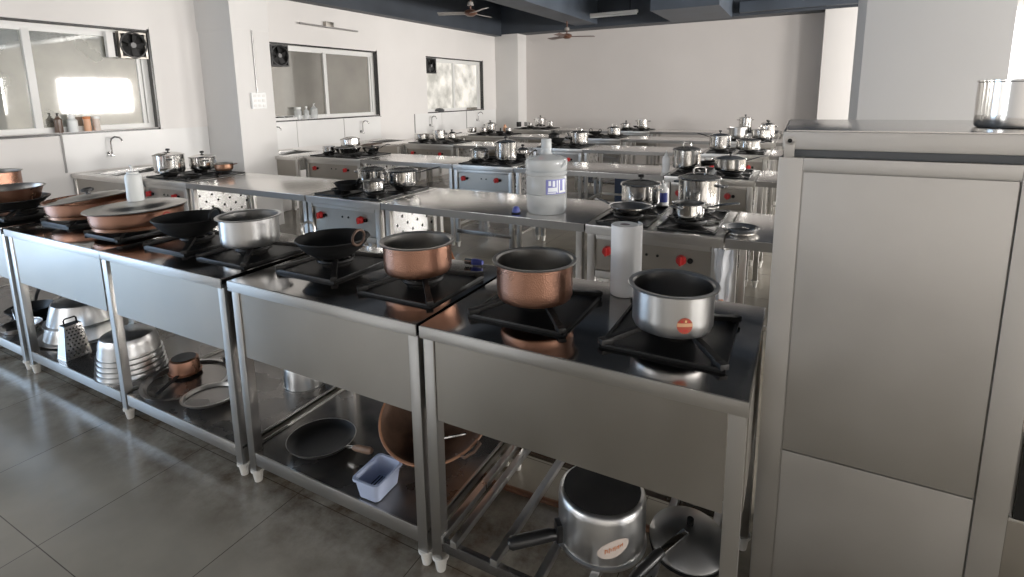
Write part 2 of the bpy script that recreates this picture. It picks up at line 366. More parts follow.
def gas_burner(root, x, y, z, w, d, arm=.040, big=True, tray='nonstick'):
    "square black drip tray with a raised rim, a ring burner, and a four armed cast support"
    hw, hd = w / 2, d / 2
    b = MB().box(x - hw, x + hw, y - hd, y + hd, z, z + .004)
    for (a0, a1, c0, c1) in ((-hw, hw, -hd, -hd + .008), (-hw, hw, hd - .008, hd), (-hw, -hw + .008, -hd, hd), (hw - .008, hw, -hd, hd)):
        b.box(x + a0, x + a1, y + c0, y + c1, z, z + .012, .002)
    t = b.build('gas_burner', tray, root)
    MB().lathe([(0, 0), (.055, 0), (.06, .01), (.05, .022), (.03, .024), (.028, .012), (0, .012)], 24, T(x, y, z + .004)).build('burner_head', 'cast', t)
    b = MB()
    for sx in (-1, 1):
        for sy in (-1, 1):
            p0 = Vector((x + sx * (hw - .015), y + sy * (hd - .015), z + .012)); p1 = Vector((x + sx * .05, y + sy * .05, z + .040))
            a = math.atan2(p1.y - p0.y, p1.x - p0.x); L = math.hypot(p1.x - p0.x, p1.y - p0.y)
            hb = arm * .36
            b.box(-.012, L, -.010, .010, 0, hb, .004, T(p0.x, p0.y, z + .010) @ RZ(a) @ RY(-math.atan2(arm - hb, L)))
            b.box(-.02, .016, -.012, .012, 0, hb + .002, .004, T(p0.x, p0.y, z + .008) @ RZ(a))
    b.tube([(x + .07 * math.cos(q), y + .07 * math.sin(q), z + .030) for q in [2 * PI * i / 20 for i in range(20)]], .008, 6, True)
    b.build('pan_support', 'cast', t)
    return t

def bench(x0, x1, label, splits=(), shelf='sheet', burners=()):
    "cooking bench: darkened steel top over a tall steel apron, square legs, low shelf"
    D = .60; cx = (x0 + x1) / 2
    r = thing('cooking_bench', label, 'cooking bench', (cx, .3, 0), 0, 'benches of the front cooking row'); w = (x1 - x0) / 2
    cuts = [x0 - cx] + [q - cx for q in splits] + [x1 - cx]; nbay = len(cuts) - 1
    for k in range(nbay):
        a = cuts[k]; bw = cuts[k + 1] - a
        MB().box(a + .0015, a + bw - .0015, -.3, .3, .812, .85, .004).build('worktop', 'darkened_top', r)
        MB().box(a + .0015, a + bw - .0015, -.3045, -.3, .812, .8485, .0015).build('worktop_edge', 'steel', r)
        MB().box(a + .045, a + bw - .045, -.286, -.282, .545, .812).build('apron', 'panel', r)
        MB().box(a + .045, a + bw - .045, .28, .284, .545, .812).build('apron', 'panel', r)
        if shelf == 'sheet':
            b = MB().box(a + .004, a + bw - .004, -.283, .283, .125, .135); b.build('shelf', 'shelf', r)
            b = MB().box(a + .03, a + bw - .03, -.289, -.283, .082, .1365, .002).box(a + .004, a + .012, -.283, .283, .1, .143, .002).box(a + bw - .012, a + bw - .004, -.283, .283, .1, .143, .002)
            b.build('shelf_rim', 'steel', r)
        else:
            MB().box(a + .03, a + bw - .03, -.288, -.268, .085, .122, .003).build('shelf_rail', 'shelf', r); MB().box(a + .03, a + bw - .03, .262, .288, .085, .122, .003).build('shelf_rail', 'shelf', r)
            for q in (.025, .075, .22, .365, .505, .65, .79):
                MB().box(a + q, a + q + .024, -.29, .285, .118, .142, .003).build('shelf_slat', 'alu', r)
    for s in (-1, 1): MB().box(min(s * w * .995, s * (w * .995 - .004)), max(s * w * .995, s * (w * .995 - .004)), -.26, .26, .545, .812).build('side_panel', 'panel', r)
    for k in range(nbay + 1):
        for sy in (-1, 1):
            x = cuts[k]; x += .024 if k == 0 else (-.024 if k == nbay else 0)
            leg_parts(r, x, sy * .272, .813)
    for bx_, by_ in burners: gas_burner(r, bx_ - cx, by_ - .3, .85, .315, .335)
    return r
bench(-4.95, -3.446, 'long cooking bench at the far left of the front row, cut by the photo edge', (), 'sheet', [(-3.80, .25), (-4.5, .25)])
bench(-3.404, -1.524, 'double cooking bench holding two lidded copper pans, a wok and an aluminium pot', (-2.406,), 'sheet', [(-3.235, .33), (-2.66, .29), (-2.12, .29), (-1.71, .285)])
bench(-1.487, -.598, 'cooking bench with a black wok and the open copper pot, tawa on its shelf', (), 'sheet', [(-1.25, .32), (-.79, .285)])
bench(-.589, .310, 'slat-shelf cooking bench beside the steel cabinet, pressure cooker below', (), 'slats', [(-.335, .285), (.09, .27)])

def work_table(x0, x1, yf, label, ytrue=.64, foot=True):
    cx = (x0 + x1) / 2; w = (x1 - x0) / 2; d = ytrue / 2
    r = thing('work_table', label, 'table', (cx, yf + d, 0), 0, 'steel work tables between the ranges')
    MB().box(-w, w, -d + .002, d, .808, .85, .003).build('table_top', 'table', r)
    MB().box(-w, w, -d - .002, -d + .002, .806, .8485).build('table_edge', 'lip', r)  # thin dark strip, the lip's shade put into its steel colour
    for sx in (-1, 1):
        for sy in (-1, 1): leg_parts(r, sx * (w - .035), sy * (d - .04), .81, .036, 'steel', foot)
    b = MB()
    for sx in (-1, 1): b.box(sx * (w - .035) - .01, sx * (w - .035) + .01, -d + .05, d - .05, .19, .215, .003)
    b.box(-w + .04, w - .04, d - .05, d - .03, .19, .215, .003)
    b.build('leg_brace', 'steel', r)
    return r

def gas_range(x0, x1, yf, label, dull=False):
    cx = (x0 + x1) / 2; w = (x1 - x0) / 2; D = .64
    r = thing('gas_range', label, 'gas range', (cx, yf, 0), 0, 'four burner gas ranges')
    MB().box(-w, w, 0, D, .80, .85, .004).build('cooktop', 'steel', r)
    b = MB()
    b.box(-w + .055, w - .055, .008, .04, .775, .80, .002).box(-w + .055, w - .055, .008, .05, .565, .605, .002)
    b.build('front_frame', 'steel', r)
    p = MB().box(-w + .055, w - .055, .024, .030, .605, .775).build('control_panel', 'panel', r)
    for kx in (-.66, .44):
        kb = MB().lathe([(0, 0), (.024, 0), (.026, .006), (.021, .028), (0, .03)], 16, T(kx * w, .024, .715) @ RX(PI / 2)).box(kx * w - .005, kx * w + .005, -.016, -.004, .693, .737, .002)
        k = kb.build('knob', 'red', p)
        MB().cyl(.013, 0, .012, 12, T(kx * w + .042, .024, .715) @ RX(PI / 2)).build('pilot_valve', 'iron', p)
    for kx in (-.06, .10): MB().cyl(.007, 0, .004, 10, T(kx * w, .024, .72) @ RX(PI / 2)).build('screw', 'iron', p)
    for s in (-1, 1): MB().box(min(s * w, s * (w - .006)) * .996, max(s * w, s * (w - .006)) * .996, .06, D - .06, .40, .80).build('side_panel', 'perf', r)
    MB().box(-w + .05, w - .05, D - .02, D - .01, .42, .80).build('back_panel', 'panel', r)
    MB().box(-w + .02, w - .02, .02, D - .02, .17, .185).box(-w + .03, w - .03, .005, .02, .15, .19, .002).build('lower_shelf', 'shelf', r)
    for sx in (-1, 1):
        for sy in (.026, D - .03): leg_parts(r, sx * (w - .03), sy, .80, .04, 'steel', True)
    for sx in (-1, 1):
        for by in (.175, .465): gas_burner(r, sx * w * .47, by, .85, w * .80, .265, .014, False)
    return r

def sink_counter(x0, x1, yf, label, sx0=.2, sx1=.62):
    cx = (x0 + x1) / 2; w = (x1 - x0) / 2; D = .74; yf -= .10
    r = thing('sink_counter', label, 'sink counter', (cx, yf, 0), 0, 'sink counters along the window wall')
    a, c = -w + sx0, -w + sx1
    MB().box(-w, a, 0, D, .81, .85, .003).box(c, w, 0, D, .81, .85, .003).box(a, c, 0, .1, .81, .85, .003).box(a, c, D - .1, D, .81, .85, .003).build('counter_top', 'table', r)
    b = MB()
    b.box(a, a + .006, .1, D - .1, .64, .848).box(c - .006, c, .1, D - .1, .64, .848).box(a, c, .1, .106, .64, .848).box(a, c, D - .106, D - .1, .64, .848).box(a, c, .1, D - .1, .634, .64)
    b.build('sink_bowl', 'basin', r)
    MB().box(-w + .04, w - .04, .02, .026, .60, .81).build('apron', 'panel', r)
    for sx in (-1, 1):
        for sy in (.03, D - .03): leg_parts(r, sx * (w - .03), sy, .81, .036)
    return r

ROWS = [(1.42, 'second'), (3.28, 'third'), (5.14, 'fourth'), (6.80, 'fifth'), (8.55, 'back')]
for k, (yf, nm) in enumerate(ROWS):
    if k < 4: sink_counter(-5.763, -4.79, yf, {0: 'sink counter by the left wall just behind the lidded copper pans', 1: 'sink counter behind the white column under the middle window', 2: 'sink counter under the tap between the second and third windows', 3: 'sink counter furthest back along the window wall'}[k])
    gas_range(-4.785, -4.085 if k == 0 else -3.90, yf, 'left gas range of the %s row, next to the sink end' % nm)
    work_table(-4.08 if k == 0 else -3.895, -2.675, yf, {0: 'left worktable of the second row, in front of the white column', 1: 'left worktable of the third row, beyond the middle range knobs', 2: 'left worktable of the fourth row', 3: 'left worktable of the fifth row', 4: 'left worktable of the back row by the rear wall'}[k])
    gas_range(-2.668, -1.985, yf, 'middle gas range of the %s row with red knobs' % nm)
    work_table(-1.978, -.595, yf, {0: 'middle worktable of the second row carrying the big water jar', 1: 'middle worktable of the third row, behind the water jar', 2: 'middle worktable of the fourth row', 3: 'middle worktable of the fifth row', 4: 'middle worktable of the back row by the rear wall'}[k])
    gas_range(-.588, .088, yf, 'right gas range of the %s row' % nm + (' behind the paper towel' if k == 0 else ''))
    work_table(.095, .635 if k in (0, 1) else 1.35, yf, {0: 'short worktable half hidden by the steel cabinet, round plate on it', 1: 'short worktable right of the third row, partly behind the cabinet', 2: 'right worktable of the fourth row behind the cabinet', 3: 'right worktable of the fifth row behind the cabinet', 4: 'right worktable of the back row behind the cabinet'}[k])

# steel cabinet
def cabinet():
    x0, x1, y0, y1 = .325, .826, .25, .80; w = (x1 - x0) / 2; cx = (x0 + x1) / 2
    r = thing('steel_cabinet', 'tall stainless cabinet filling the right side, panelled front and flat lid', 'cabinet', (cx, y0, 0))
    d = y1 - y0
    MB().box(-w + .006, w - .006, .012, d, .06, 1.362).build('body', 'cabinet', r)
    b = MB().box(-w, -w + .052, 0, .03, .06, 1.362, .003).box(w - .058, w, 0, .03, .06, 1.362, .003).box(-w + .052, w - .058, 0, .03, 1.330, 1.362, .003).box(-w + .052, w - .058, 0, .03, .06, .11, .003)
    b.build('face_frame', 'cabinet', r)
    MB().box(-w + .055, w - .061, .003, .012, .602, 1.3275, .002).build('upper_panel', 'cabinet', r)
    MB().box(-w + .055, w - .061, .003, .012, .113, .598, .002).build('lower_panel', 'cabinet', r)
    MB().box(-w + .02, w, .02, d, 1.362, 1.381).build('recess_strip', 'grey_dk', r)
    b = MB().box(-w + .006, w + .02, .0, d + .02, 1.381, 1.4235, .004); b.build('lid', 'cabinet', r)
    b = MB().box(-w + .012, w + .02, .004, d + .018, 1.4235, 1.4265, .001); b.build('lid_sheet', 'table', r)
    br = MB()
    br.box(-w + .010, -w + .032, -.004, 0, 1.362, 1.402, .001).cyl(.011, 0, .004, 20, T(-w + .021, 0, 1.402) @ RX(PI / 2))
    bo = br.build('hinge_bracket', 'steel', r)
    MB().cyl(.005, 0, .003, 14, T(-w + .021, -.004, 1.402) @ RX(PI / 2)).build('bolt', 'iron', bo)
    for sx in (-1, 1):
        for yy in (.04, d - .04): MB().cyl(.02, 0, .06, 16, T(sx * (w - .04), yy, 0)).build('foot', 'foot', r)
cabinet()
r = thing('glazed_kitchen_unit', 'dark glass fronted steel unit just visible right of the tall cabinet', 'kitchen unit', (1.25, .30, 0))
MB().box(-.405, .40, .012, .50, .08, .80).build('body', 'cabinet', r)
MB().box(-.41, .405, -.004, .012, .08, .545, .003).build('lower_panel', 'panel', r)
MB().box(-.40, .395, .0, .010, .552, .765).build('glass_front', 'nonstick', r)
MB().box(-.41, .405, -.006, .012, .545, .552, .001).build('trim_strip', 'polished', r)
MB().box(-.412, .407, -.010, .51, .768, .815, .004).build('top', 'table', r)
for sx in (-.37, .37):
    for sy in (.05, .46): MB().cyl(.02, 0, .08, 16, T(sx, sy, 0)).build('foot', 'foot', r)

# ------------------------------------------------------------------ cookware
def shell(r, h, t=.003, flange=0., br=.018, taper=1., bead=True):
    "pot profile, outside then inside; taper = bottom radius / top radius"
    rb = r * taper
    p = [(0, 0), (rb - br, 0), (rb - br * .3, br * .3), (rb, br)]
    for i in range(1, 4): p.append((rb + (r - rb) * i / 4, br + (h - br) * i / 4))
    p += [(r, h - .003)]
    q = [(r + flange, h - .001), (r + flange + .001, h + .002), (r + flange - .001, h + .004), (r + .001, h + .003)] if flange else [(r + .002, h - .001), (r + .002, h + .002), (r - .001, h + .003)]
    i_ = [(r - t, h - .002)]
    for i in (3, 2, 1): i_.append((rb - t + (r - rb) * i / 4, br + (h - br) * i / 4))
    i_ += [(rb - t, br), (rb - br, t + .001), (0, t + .001)]
    return p + q, i_

def side_handle(b, ang, r, z, kind):
    mx = RZ(ang)
    if kind == 'loop':     # wire loop standing out from the wall
        b.tube([(r - .002, -.034, z), (r + .022, -.032, z + .004), (r + .032, -.018, z + .006), (r + .034, 0, z + .006), (r + .032, .018, z + .006), (r + .022, .032, z + .004), (r - .002, .034, z)], .0045, 8, mx=mx)
    elif kind == 'lug':    # flat bakelite lug
        b.box(r - .003, r + .042, -.026, .026, z - .007, z + .007, .006, mx)
    elif kind == 'long':
        b.tube([(r - .003, 0, z), (r + .03, 0, z + .008), (r + .09, 0, z + .026), (r + .15, 0, z + .038), (r + .17, 0, z + .04)], [.006, .007, .010, .011, .008], 10, mx=mx, flat=.6)
    elif kind == 'ring':   # upright ring of a wok
        b.tube([(r + .002 + .004 * math.sin(q), .031 * math.cos(q), z + .020 + .031 * math.sin(q)) for q in [2 * PI * i / 20 for i in range(20)]], .0052, 8, True, mx=mx)

def pot(label, x, y, z, r, h, name='cooking_pot', cat='pot', m='polished', inner='potin', flange=0., taper=1., lid=None, knob='ball', handles=(), hm=None,
        group=None, tilt=(0, 0, 0), lid_tilt=(0, 0, 0), n=44, lidm=None, knobm='bakelite'):
    t = thing(name, label, cat, (x, y, z), 0, group, tilt if any(tilt) else None)
    o, i = shell(r, h, .003, flange, .018 if h > .05 else .01, taper)
    k = -5 if (flange and inner == 'tin') else None      # a tinned pot shows its tinned rim
    MB().lathe(o[:k + 1] if k else o, n).build('body', m, t)
    if not lid or lid.startswith('glass'): MB().lathe((o[k:] if k else [o[-1]]) + i, n).build('inside', inner, t)
    for a, kind in handles:
        b = MB(); side_handle(b, a, r, h * .82 if kind != 'ring' else h - .006, kind)
        b.build('handle', hm or (m if kind in ('loop',) else 'bakelite'), t)
    if lid:
        R = r + .004 + flange * .6
        if lid == 'flat': pr = [(0, .012), (R * .55, .011), (R * .8, .008), (R * .93, .004), (R, .001), (R + .004, -.001), (R + .003, -.004), (R, -.002), (0, -.002)]
        else: pr = [(0, .026), (R * .3, .0245), (R * .6, .018), (R * .85, .008), (R, .001), (R + .002, -.002), (R - .002, -.003), (0, .012)]
        lm = lidm or ('glasslid' if lid == 'glass' else m)
        lo = MB().lathe(pr, n).build('lid', lm, t, (0, 0, h + .005), lid_tilt if any(lid_tilt) else None)
        if lid == 'glass': MB().lathe([(R - .006, .004), (R, .003), (R + .003, -.001), (R + .001, -.005), (R - .006, -.004)], n).build('lid_rim', 'polished', lo)
        zt = .012 if lid == 'flat' else .025
        if knob == 'ball': MB().lathe([(0, 0), (.007, 0), (.007, .008), (.018, .012), (.019, .022), (.014, .029), (0, .03)], 16, T(0, 0, zt)).build('knob', knobm, lo)
        elif knob == 'loop':
            MB().tube([(-.032, 0, zt - .004), (-.032, 0, zt + .022), (-.026, 0, zt + .03), (0, 0, zt + .033), (.026, 0, zt + .03), (.032, 0, zt + .022), (.032, 0, zt - .004)], .005, 8, mx=RZ(.5)).build('knob', 'polished', lo)
    return t

def kadhai(label, x, y, z, r, h, m='iron', rings=(0, PI), name='wok', inner=None, tilt=None, ringm='iron', group=None):
    t = thing(name, label, 'wok', (x, y, z), 0, group, tilt)
    N = 10; pr = []
    R = (r * r + h * h) / (2 * h); am = math.asin(min(1, r / R)) if h <= r else PI / 2
    for i in range(N + 1): a = am * i / N; pr.append((R * math.sin(a), R - R * math.cos(a)))
    pi_ = [(q * (1 - .004 / r), zz + .004) for q, zz in pr]
    MB().lathe(pr + [(r + .004, h + .002), (r + .002, h + .006), (r - .003, h + .005)], 48).build('body', m, t)
    MB().lathe([(r - .003, h + .005)] + pi_[::-1], 48).build('inside', inner or m, t)
    for k, a in enumerate(rings):
        b = MB(); side_handle(b, a, r, h, 'ring'); b.build('handle', ringm if isinstance(ringm, str) else ringm[k], t)
    return t

def frypan(label, x, y, z, r, h, ang, m='polished', inner='potin', hm=None, L=.19, group=None, tilt=None, rise=.05, name='frying_pan', flare=.78):
    t = thing(name, label, 'pan', (x, y, z), 0, group, tilt)
    o, i = shell(r, h, .003, 0, .012, flare)
    MB().lathe(o, 44).build('body', m, t); MB().lathe([o[-1]] + i, 44).build('inside', inner, t)
    MB().tube([(r - .006, 0, h * .75), (r + .02, 0, h * .85), (r + L * .4, 0, h * .8 + rise * .6), (r + L * .85, 0, h * .8 + rise), (r + L, 0, h * .8 + rise * .9)], [.006, .008, .011, .012, .008], 10, mx=RZ(ang), flat=.55).build('handle', hm or m, t)
    return t

G1 = .903          # height at which pots stand on the front burners
# front row, right to left
p = pot('wide steel pot with a round red sticker on the right front burner', .098, .212, G1, .104, .116, flange=.012, m='alu', inner='potin')
ANG = math.atan2(-1.21 - .212, .366 - .098) + .30
MB().patch(.1052, ANG - .19, ANG + .19, .022, .064, ellipse=True).build('sticker', 'redlab', p)
MB().patch(.1056, ANG - .185, ANG + .185, .041, .050, 12, 1).build('sticker_band', 'tan', p)
for k, (a, zz) in enumerate(((-.07, .054), (.02, .055), (.10, .053), (-.08, .031), (-.01, .031), (.05, .031))):
    MB().patch(.1057, ANG + a - .022, ANG + a + .022, zz - .0028, zz + .0028, 3, 1).build('sticker_print', 'red' if k != 1 else 'yellowp', p)
pot('hammered copper pot left of the red-stickered pot', -.321, .238, G1, .117, .120, m='copper', inner='tin', flange=.012, group='open copper pots')
pot('hammered copper pot beside the black wok, nearest the back bench corner', -.808, .288, G1, .121, .110, m='copper', inner='tin', flange=.012, group='open copper pots')
kadhai('black iron wok with two ring handles next to the copper pots', -1.262, .322, G1 - .026, .143, .086, rings=(3.10, -.04), ringm=('steel', 'rust'))
pot('brushed aluminium pot without lid between the two black woks', -1.709, .274, G1, .120, .121, m='alu', inner='alu_dull', flange=.014)
kadhai('black iron wok beside the lidded copper pan, left of the aluminium pot', -2.125, .26, G1 - .020, .152, .097, rings=(.21,))
def copper_pan(label, x, y, r, h, tx, ty, red=False, knob=True):
    t = thing('copper_pan', label, 'pan', (x, y, G1), 0, 'lidded copper pans')
    o, i = shell(r, h, .003, .006, .02, .97)
    MB().lathe(o, 56).build('body', 'copper', t)
    MB().lathe([(0, .0), (r * .9, .0), (r * .93, -.012), (0, -.012)], 40).build('base', 'copper_dark', t)
    R = r + .016
    lo = MB().lathe([(0, .024), (R * .35, .023), (R * .62, .017), (R * .70, .005), (R * .9, .006), (R, .004), (R + .003, .001), (R, -.002), (0, -.001)], 56).build('lid', 'tin', t, (0, 0, h + .006), (tx, ty, 0))
    if knob: MB().lathe([(0, 0), (.012, 0), (.012, .012), (.03, .016), (.032, .03), (.02, .038), (0, .04)], 18, T(0, 0, .023)).build('knob', 'bakelite', lo)
    if red:
        a = math.atan2(-1.21 - y, .366 - x) + .60
        b = MB(); b.tube([((r + .001) * math.cos(a + .11 * math.cos(q)), (r + .001) * math.sin(a + .11 * math.cos(q)), .038 + .024 * math.sin(q)) for q in [2 * PI * k / 24 for k in range(24)]], .0026, 6, True)
        b.build('sticker', 'red', t)
    return t
copper_pan('lidded copper pan with a white squeeze bottle standing on its lid', -2.635, .295, .214, .074, .012, -.02, True, False)
copper_pan('lidded copper pan at the far left with a black knob and tilted lid', -3.19, .33, .212, .072, .05, -.12)
t = thing('squeeze_bottle', 'milky white squeeze bottle standing on the copper pan lid', 'bottle', (-2.672, .315, G1 + .074 + .031))
MB().lathe([(0, 0), (.036, 0), (.039, .006), (.039, .125), (.034, .14), (.028, .144), (0, .144)], 28).build('body', 'sqz', t)
c_ = MB().lathe([(0, .144), (.027, .144), (.027, .152), (.012, .156), (0, .156)], 24).build('cap', 'white_plastic', t)
MB().tube([(0, 0, .154), (0, 0, .17), (-.004, 0, .182), (-.02, 0, .186)], [.008, .006, .005, .004], 10).build('nozzle', 'white_plastic', c_)
frypan('dark shallow pan at the far left edge carrying the steel pot', -3.80, .17, G1, .20, .055, 2.4, m='nonstick', inner='nonstick')
pot('steel pot coloured with copper reflections sitting in the dark pan at the left edge', -3.80, .18, G1 + .006, .165, .115, m='copper', inner='tin', flange=.012, taper=.82)  # steel body given copper colour in place of reflected copper
pot('second steel pot behind it, only its rim in the left corner', -4.38, .30, G1, .15, .17, m='copper', inner='tin', flange=.01)
# paper towel
t = thing('paper_towel_roll', 'upright white paper towel roll behind the red-stickered pot', 'paper towel', (-.122, .52, .852))
MB().lathe([(.017, .0), (.044, 0), (.045, .003), (.045, .237), (.044, .240), (.017, .240), (.017, 0)], 40).build('roll', 'paper', t)
MB().lathe([(.0165, .001), (.0165, .2395), (.0145, .2395), (.0145, .001), (.0165, .001)], 24).build('core', 'core', t)
b = MB(); pts = []
for i in range(14):
    a = -1.9 + i * .2; rr = .0455 + .001 * i / 13 + (.0 if i < 7 else (i - 6) * .0035); pts.append((rr * math.cos(a + .5), rr * math.sin(a + .5)))
bm = bmesh.new(); g = [(bm.verts.new((px, py, .002)), bm.verts.new((px, py, .239))) for px, py in pts]
for A, B in zip(g, g[1:]): bm.faces.new((A[0], B[0], B[1], A[1]))
b.add(bm); b.build('loose_sheet', 'paper', t)
# lighter on the bench corner
t = thing('gas_lighter', 'small silver and blue gas lighter lying at the back bench corner', 'lighter', (-.745, .562, .866), .12)
MB().cyl(.012, -.035, -.005, 16, RY(PI / 2)).build('barrel', 'polished', t)
MB().lathe([(0, -.005), (.012, -.005), (.014, .005), (.012, .030), (.009, .040), (0, .041)], 16, RY(PI / 2)).build('grip', 'blue', t)

# second row
R2 = .890
rg2 = None
pot('tall lidded steel pot near the left wall sink, second row', -4.60, 1.60, R2, .125, .155, lid='dome', handles=((2.6, 'lug'), (-.5, 'lug')))
pot('squat lidded steel pot behind the tall one by the left wall', -4.53, 1.87, R2, .115, .11, lid='dome', handles=((2.7, 'lug'), (-.4, 'lug')))
pot('small copper-toned saucepan right of the lidded pots by the left wall', -4.24, 1.885, R2, .078, .062, m='copper_dark', inner='tin', flange=.004, name='saucepan', handles=((.6, 'loop'),))
frypan('dark frying pan tilted on the front left burner of the middle range, second row', -2.385, 1.56, R2, .10, .05, -.3, m='nonstick', inner='nonstick', L=.07)
pot('small open saucepan at the front of the middle range, second row', -2.16, 1.56, R2, .074, .075, name='saucepan', handles=((2.6, 'loop'),), flange=.003)
pot('glass-lidded pot in the middle of the middle range, second row', -2.46, 1.885, R2, .104, .095, lid='glass', knob=None, handles=((.3, 'loop'), (3.4, 'loop')))
pot('long-handled saucepan with glass lid, right on the second row middle range', -2.15, 1.86, R2, .110, .105, lid='glass', knob=None, handles=((.55, 'long'), (3.6, 'loop')), name='saucepan', hm='polished')
pot('steel pot with glass lid and black knob, right range behind the towel', -.42, 1.885, R2, .108, .112, lid='glass', handles=((2.6, 'loop'), (-.5, 'loop')))
frypan('small open frying pan with a silver handle, right range front burner', -.405, 1.62, R2, .112, .036, 2.9, L=.11, rise=.02)
pot('tall steel stockpot with glass lid and loop handle, right range', -.10, 1.885, R2, .108, .165, lid='glass', knob='loop', handles=((2.7, 'lug'), (-.3, 'lug')))
pot('small open saucepan in front of the tall stockpot, right range', -.105, 1.60, R2, .076, .078, name='saucepan', handles=((-2.2, 'loop'), (-.2, 'long')), flange=.003, hm='polished')
# water jar
t = thing('water_jar', 'big translucent water jar with a blue and white label on the worktable', 'water jar', (-.898, 1.62, .85))
pr = [(0, .006), (.09, 0), (.108, .004), (.115, .02), (.117, .035), (.115, .05), (.118, .06), (.118, .105), (.113, .112), (.118, .119), (.118, .21), (.113, .218), (.120, .226), (.121, .238), (.114, .246), (.120, .256), (.121, .298), (.116, .312), (.095, .322), (.06, .330), (.036, .338), (.028, .352), (.027, .41)]
MB().lathe(pr, 56).build('body', 'jar', t)
MB().lathe([(.028, .372), (.031, .374), (.031, .384), (.029, .424), (0, .426)], 28).build('cap', 'jar', t)
A0 = math.atan2(-1.21 - 1.62, .366 + .885)
lb = MB().patch(.1192, A0 - .02, A0 + 1.10, .122, .205, 16, 3).build('label', 'bluelab', t)
for a, c, z0, z1 in ((.08, .50, .137, .160), (.10, .22, .170, .198), (.30, .42, .165, .198), (.06, .46, .127, .133), (.50, .56, .13, .2), (.85, 1.02, .14, .2)):
    MB().patch(.1197, A0 + a, A0 + c, z0, z1, 4, 1).build('label_print', 'whitelab', lb)
b = MB(); b.patch(.1199, A0 + .62, A0 + .68, .128, .2, 2, 1).patch(.1199, A0 + .62, A0 + 1.06, .128, .140, 6, 1); b.build('label_letter', 'white_plastic', lb)
MB().tube([((.121 + .012 * math.sin(PI * i / 8)) * math.cos(A0 + .75 + .3 * i / 8), (.121 + .012 * math.sin(PI * i / 8)) * math.sin(A0 + .75 + .3 * i / 8), .27 + .035 * i / 8) for i in range(9)], .006, 8).build('handle', 'jar', t)
t = thing('jar_stopper', 'small dark blue stopper lying at the left foot of the water jar', 'stopper', (-1.035, 1.50, .85))
MB().lathe([(0, 0), (.022, 0), (.024, .012), (.020, .03), (.012, .042), (0, .045)], 20).build('cap', 'blue', t)
MB().lathe([(.024, .0), (.028, .004), (.024, .010)], 20).build('rim', 'iron', t)
# plate on the right table
t = thing('round_steel_tray', 'shallow round steel plate on the worktable beside the cabinet', 'plate', (.145, 1.56, .852))
MB().lathe([(0, .0), (.066, 0), (.076, .010), (.082, .024), (.086, .026), (.084, .029), (.078, .026), (.065, .006), (0, .005)], 44).build('dish', 'polished', t)
MB().lathe([(0, .006), (.064, .007)], 36).build('dark_well', 'grey_dk', t)
# plastic sheet + hose at the end of the right range
bm = bmesh.new(); nx, nz = 10, 14; g = []
for i in range(nx + 1):
    row = []
    for j in range(nz + 1):
        u, v = i / nx, j / nz; wdt = .20 * (1 - .75 * v)
        row.append(bm.verts.new((.064 + .09 * (u - .5) * (1 - .6 * v) + .03 + .004 * math.sin(v * 17 + u * 4), 1.405 + .012 * math.sin(u * 9 + v * 3) + .006 * math.sin(v * 13), .80 - .34 * v)))
    g.append(row)
for i in range(nx):
    for j in range(nz): bm.faces.new((g[i][j], g[i + 1][j], g[i + 1][j + 1], g[i][j + 1]))
b = MB(); b.add(bm); tag(b.build('plastic_sheet', 'sheet'), 'crumpled clear plastic sheet hanging at the right range end', 'plastic sheet')
b = MB().tube([(.092, 1.395, .56), (.095, 1.395, .40), (.10, 1.39, .2), (.105, 1.38, .05), (.10, 1.33, .014), (.02, 1.27, .014)], .011, 10)
tag(b.build('gas_hose', 'hose'), 'orange gas hose dropping to the floor beside the right range', 'hose')
b = MB().tube([(-2.0, 2.13, .5), (-1.9, 2.14, .25), (-1.72, 2.15, .06), (-1.5, 2.16, .014), (-1.2, 2.17, .014)], .010, 10)
tag(b.build('gas_hose', 'hose'), 'orange gas hose curling under the worktable with the water jar', 'hose')
b = MB().tube([(-1.05, .62, .013), (-.6, .44, .013), (-.36, .45, .013), (.2, .52, .013)], .012, 10)
tag(b.build('gas_pipe', 'pipe'), 'rusty gas pipe lying on the floor under the slatted shelf', 'pipe')
b = MB().box(.272, .302, .70, .73, 0, .55, .003)
tag(b.build('stand_pipe', 'soot'), 'dark upright post between the front bench and the cabinet', 'post')
# bottles
def soap(label, x, y, z, r, h, m='white_plastic', blue=True):
    t = thing('soap_bottle', label, 'bottle', (x, y, z))
    MB().lathe([(0, 0), (r, 0), (r * 1.04, .006), (r * 1.04, h * .62), (r * .8, h * .72), (r * .45, h * .76), (0, h * .76)], 24).build('body', m, t)
    MB().lathe([(0, h * .76), (r * .5, h * .76), (r * .45, h * .82), (r * .16, h * .88), (r * .1, h), (0, h)], 16).build('nozzle', 'white_plastic', t)
    if blue:
        a = math.atan2(-1.21 - y, .366 - x); MB().patch(r * 1.05, a - .9, a + .9, h * .14, h * .52, 10, 1).build('label', 'blue', t)
soap('white dish soap bottle with a blue label, behind the glass-lidded pot', -.325, 2.024, .863, .034, .15)
soap('white pointed soap bottle at the left end of the third row range', -.622, 3.50, .85, .030, .19, 'bright_plastic', False)

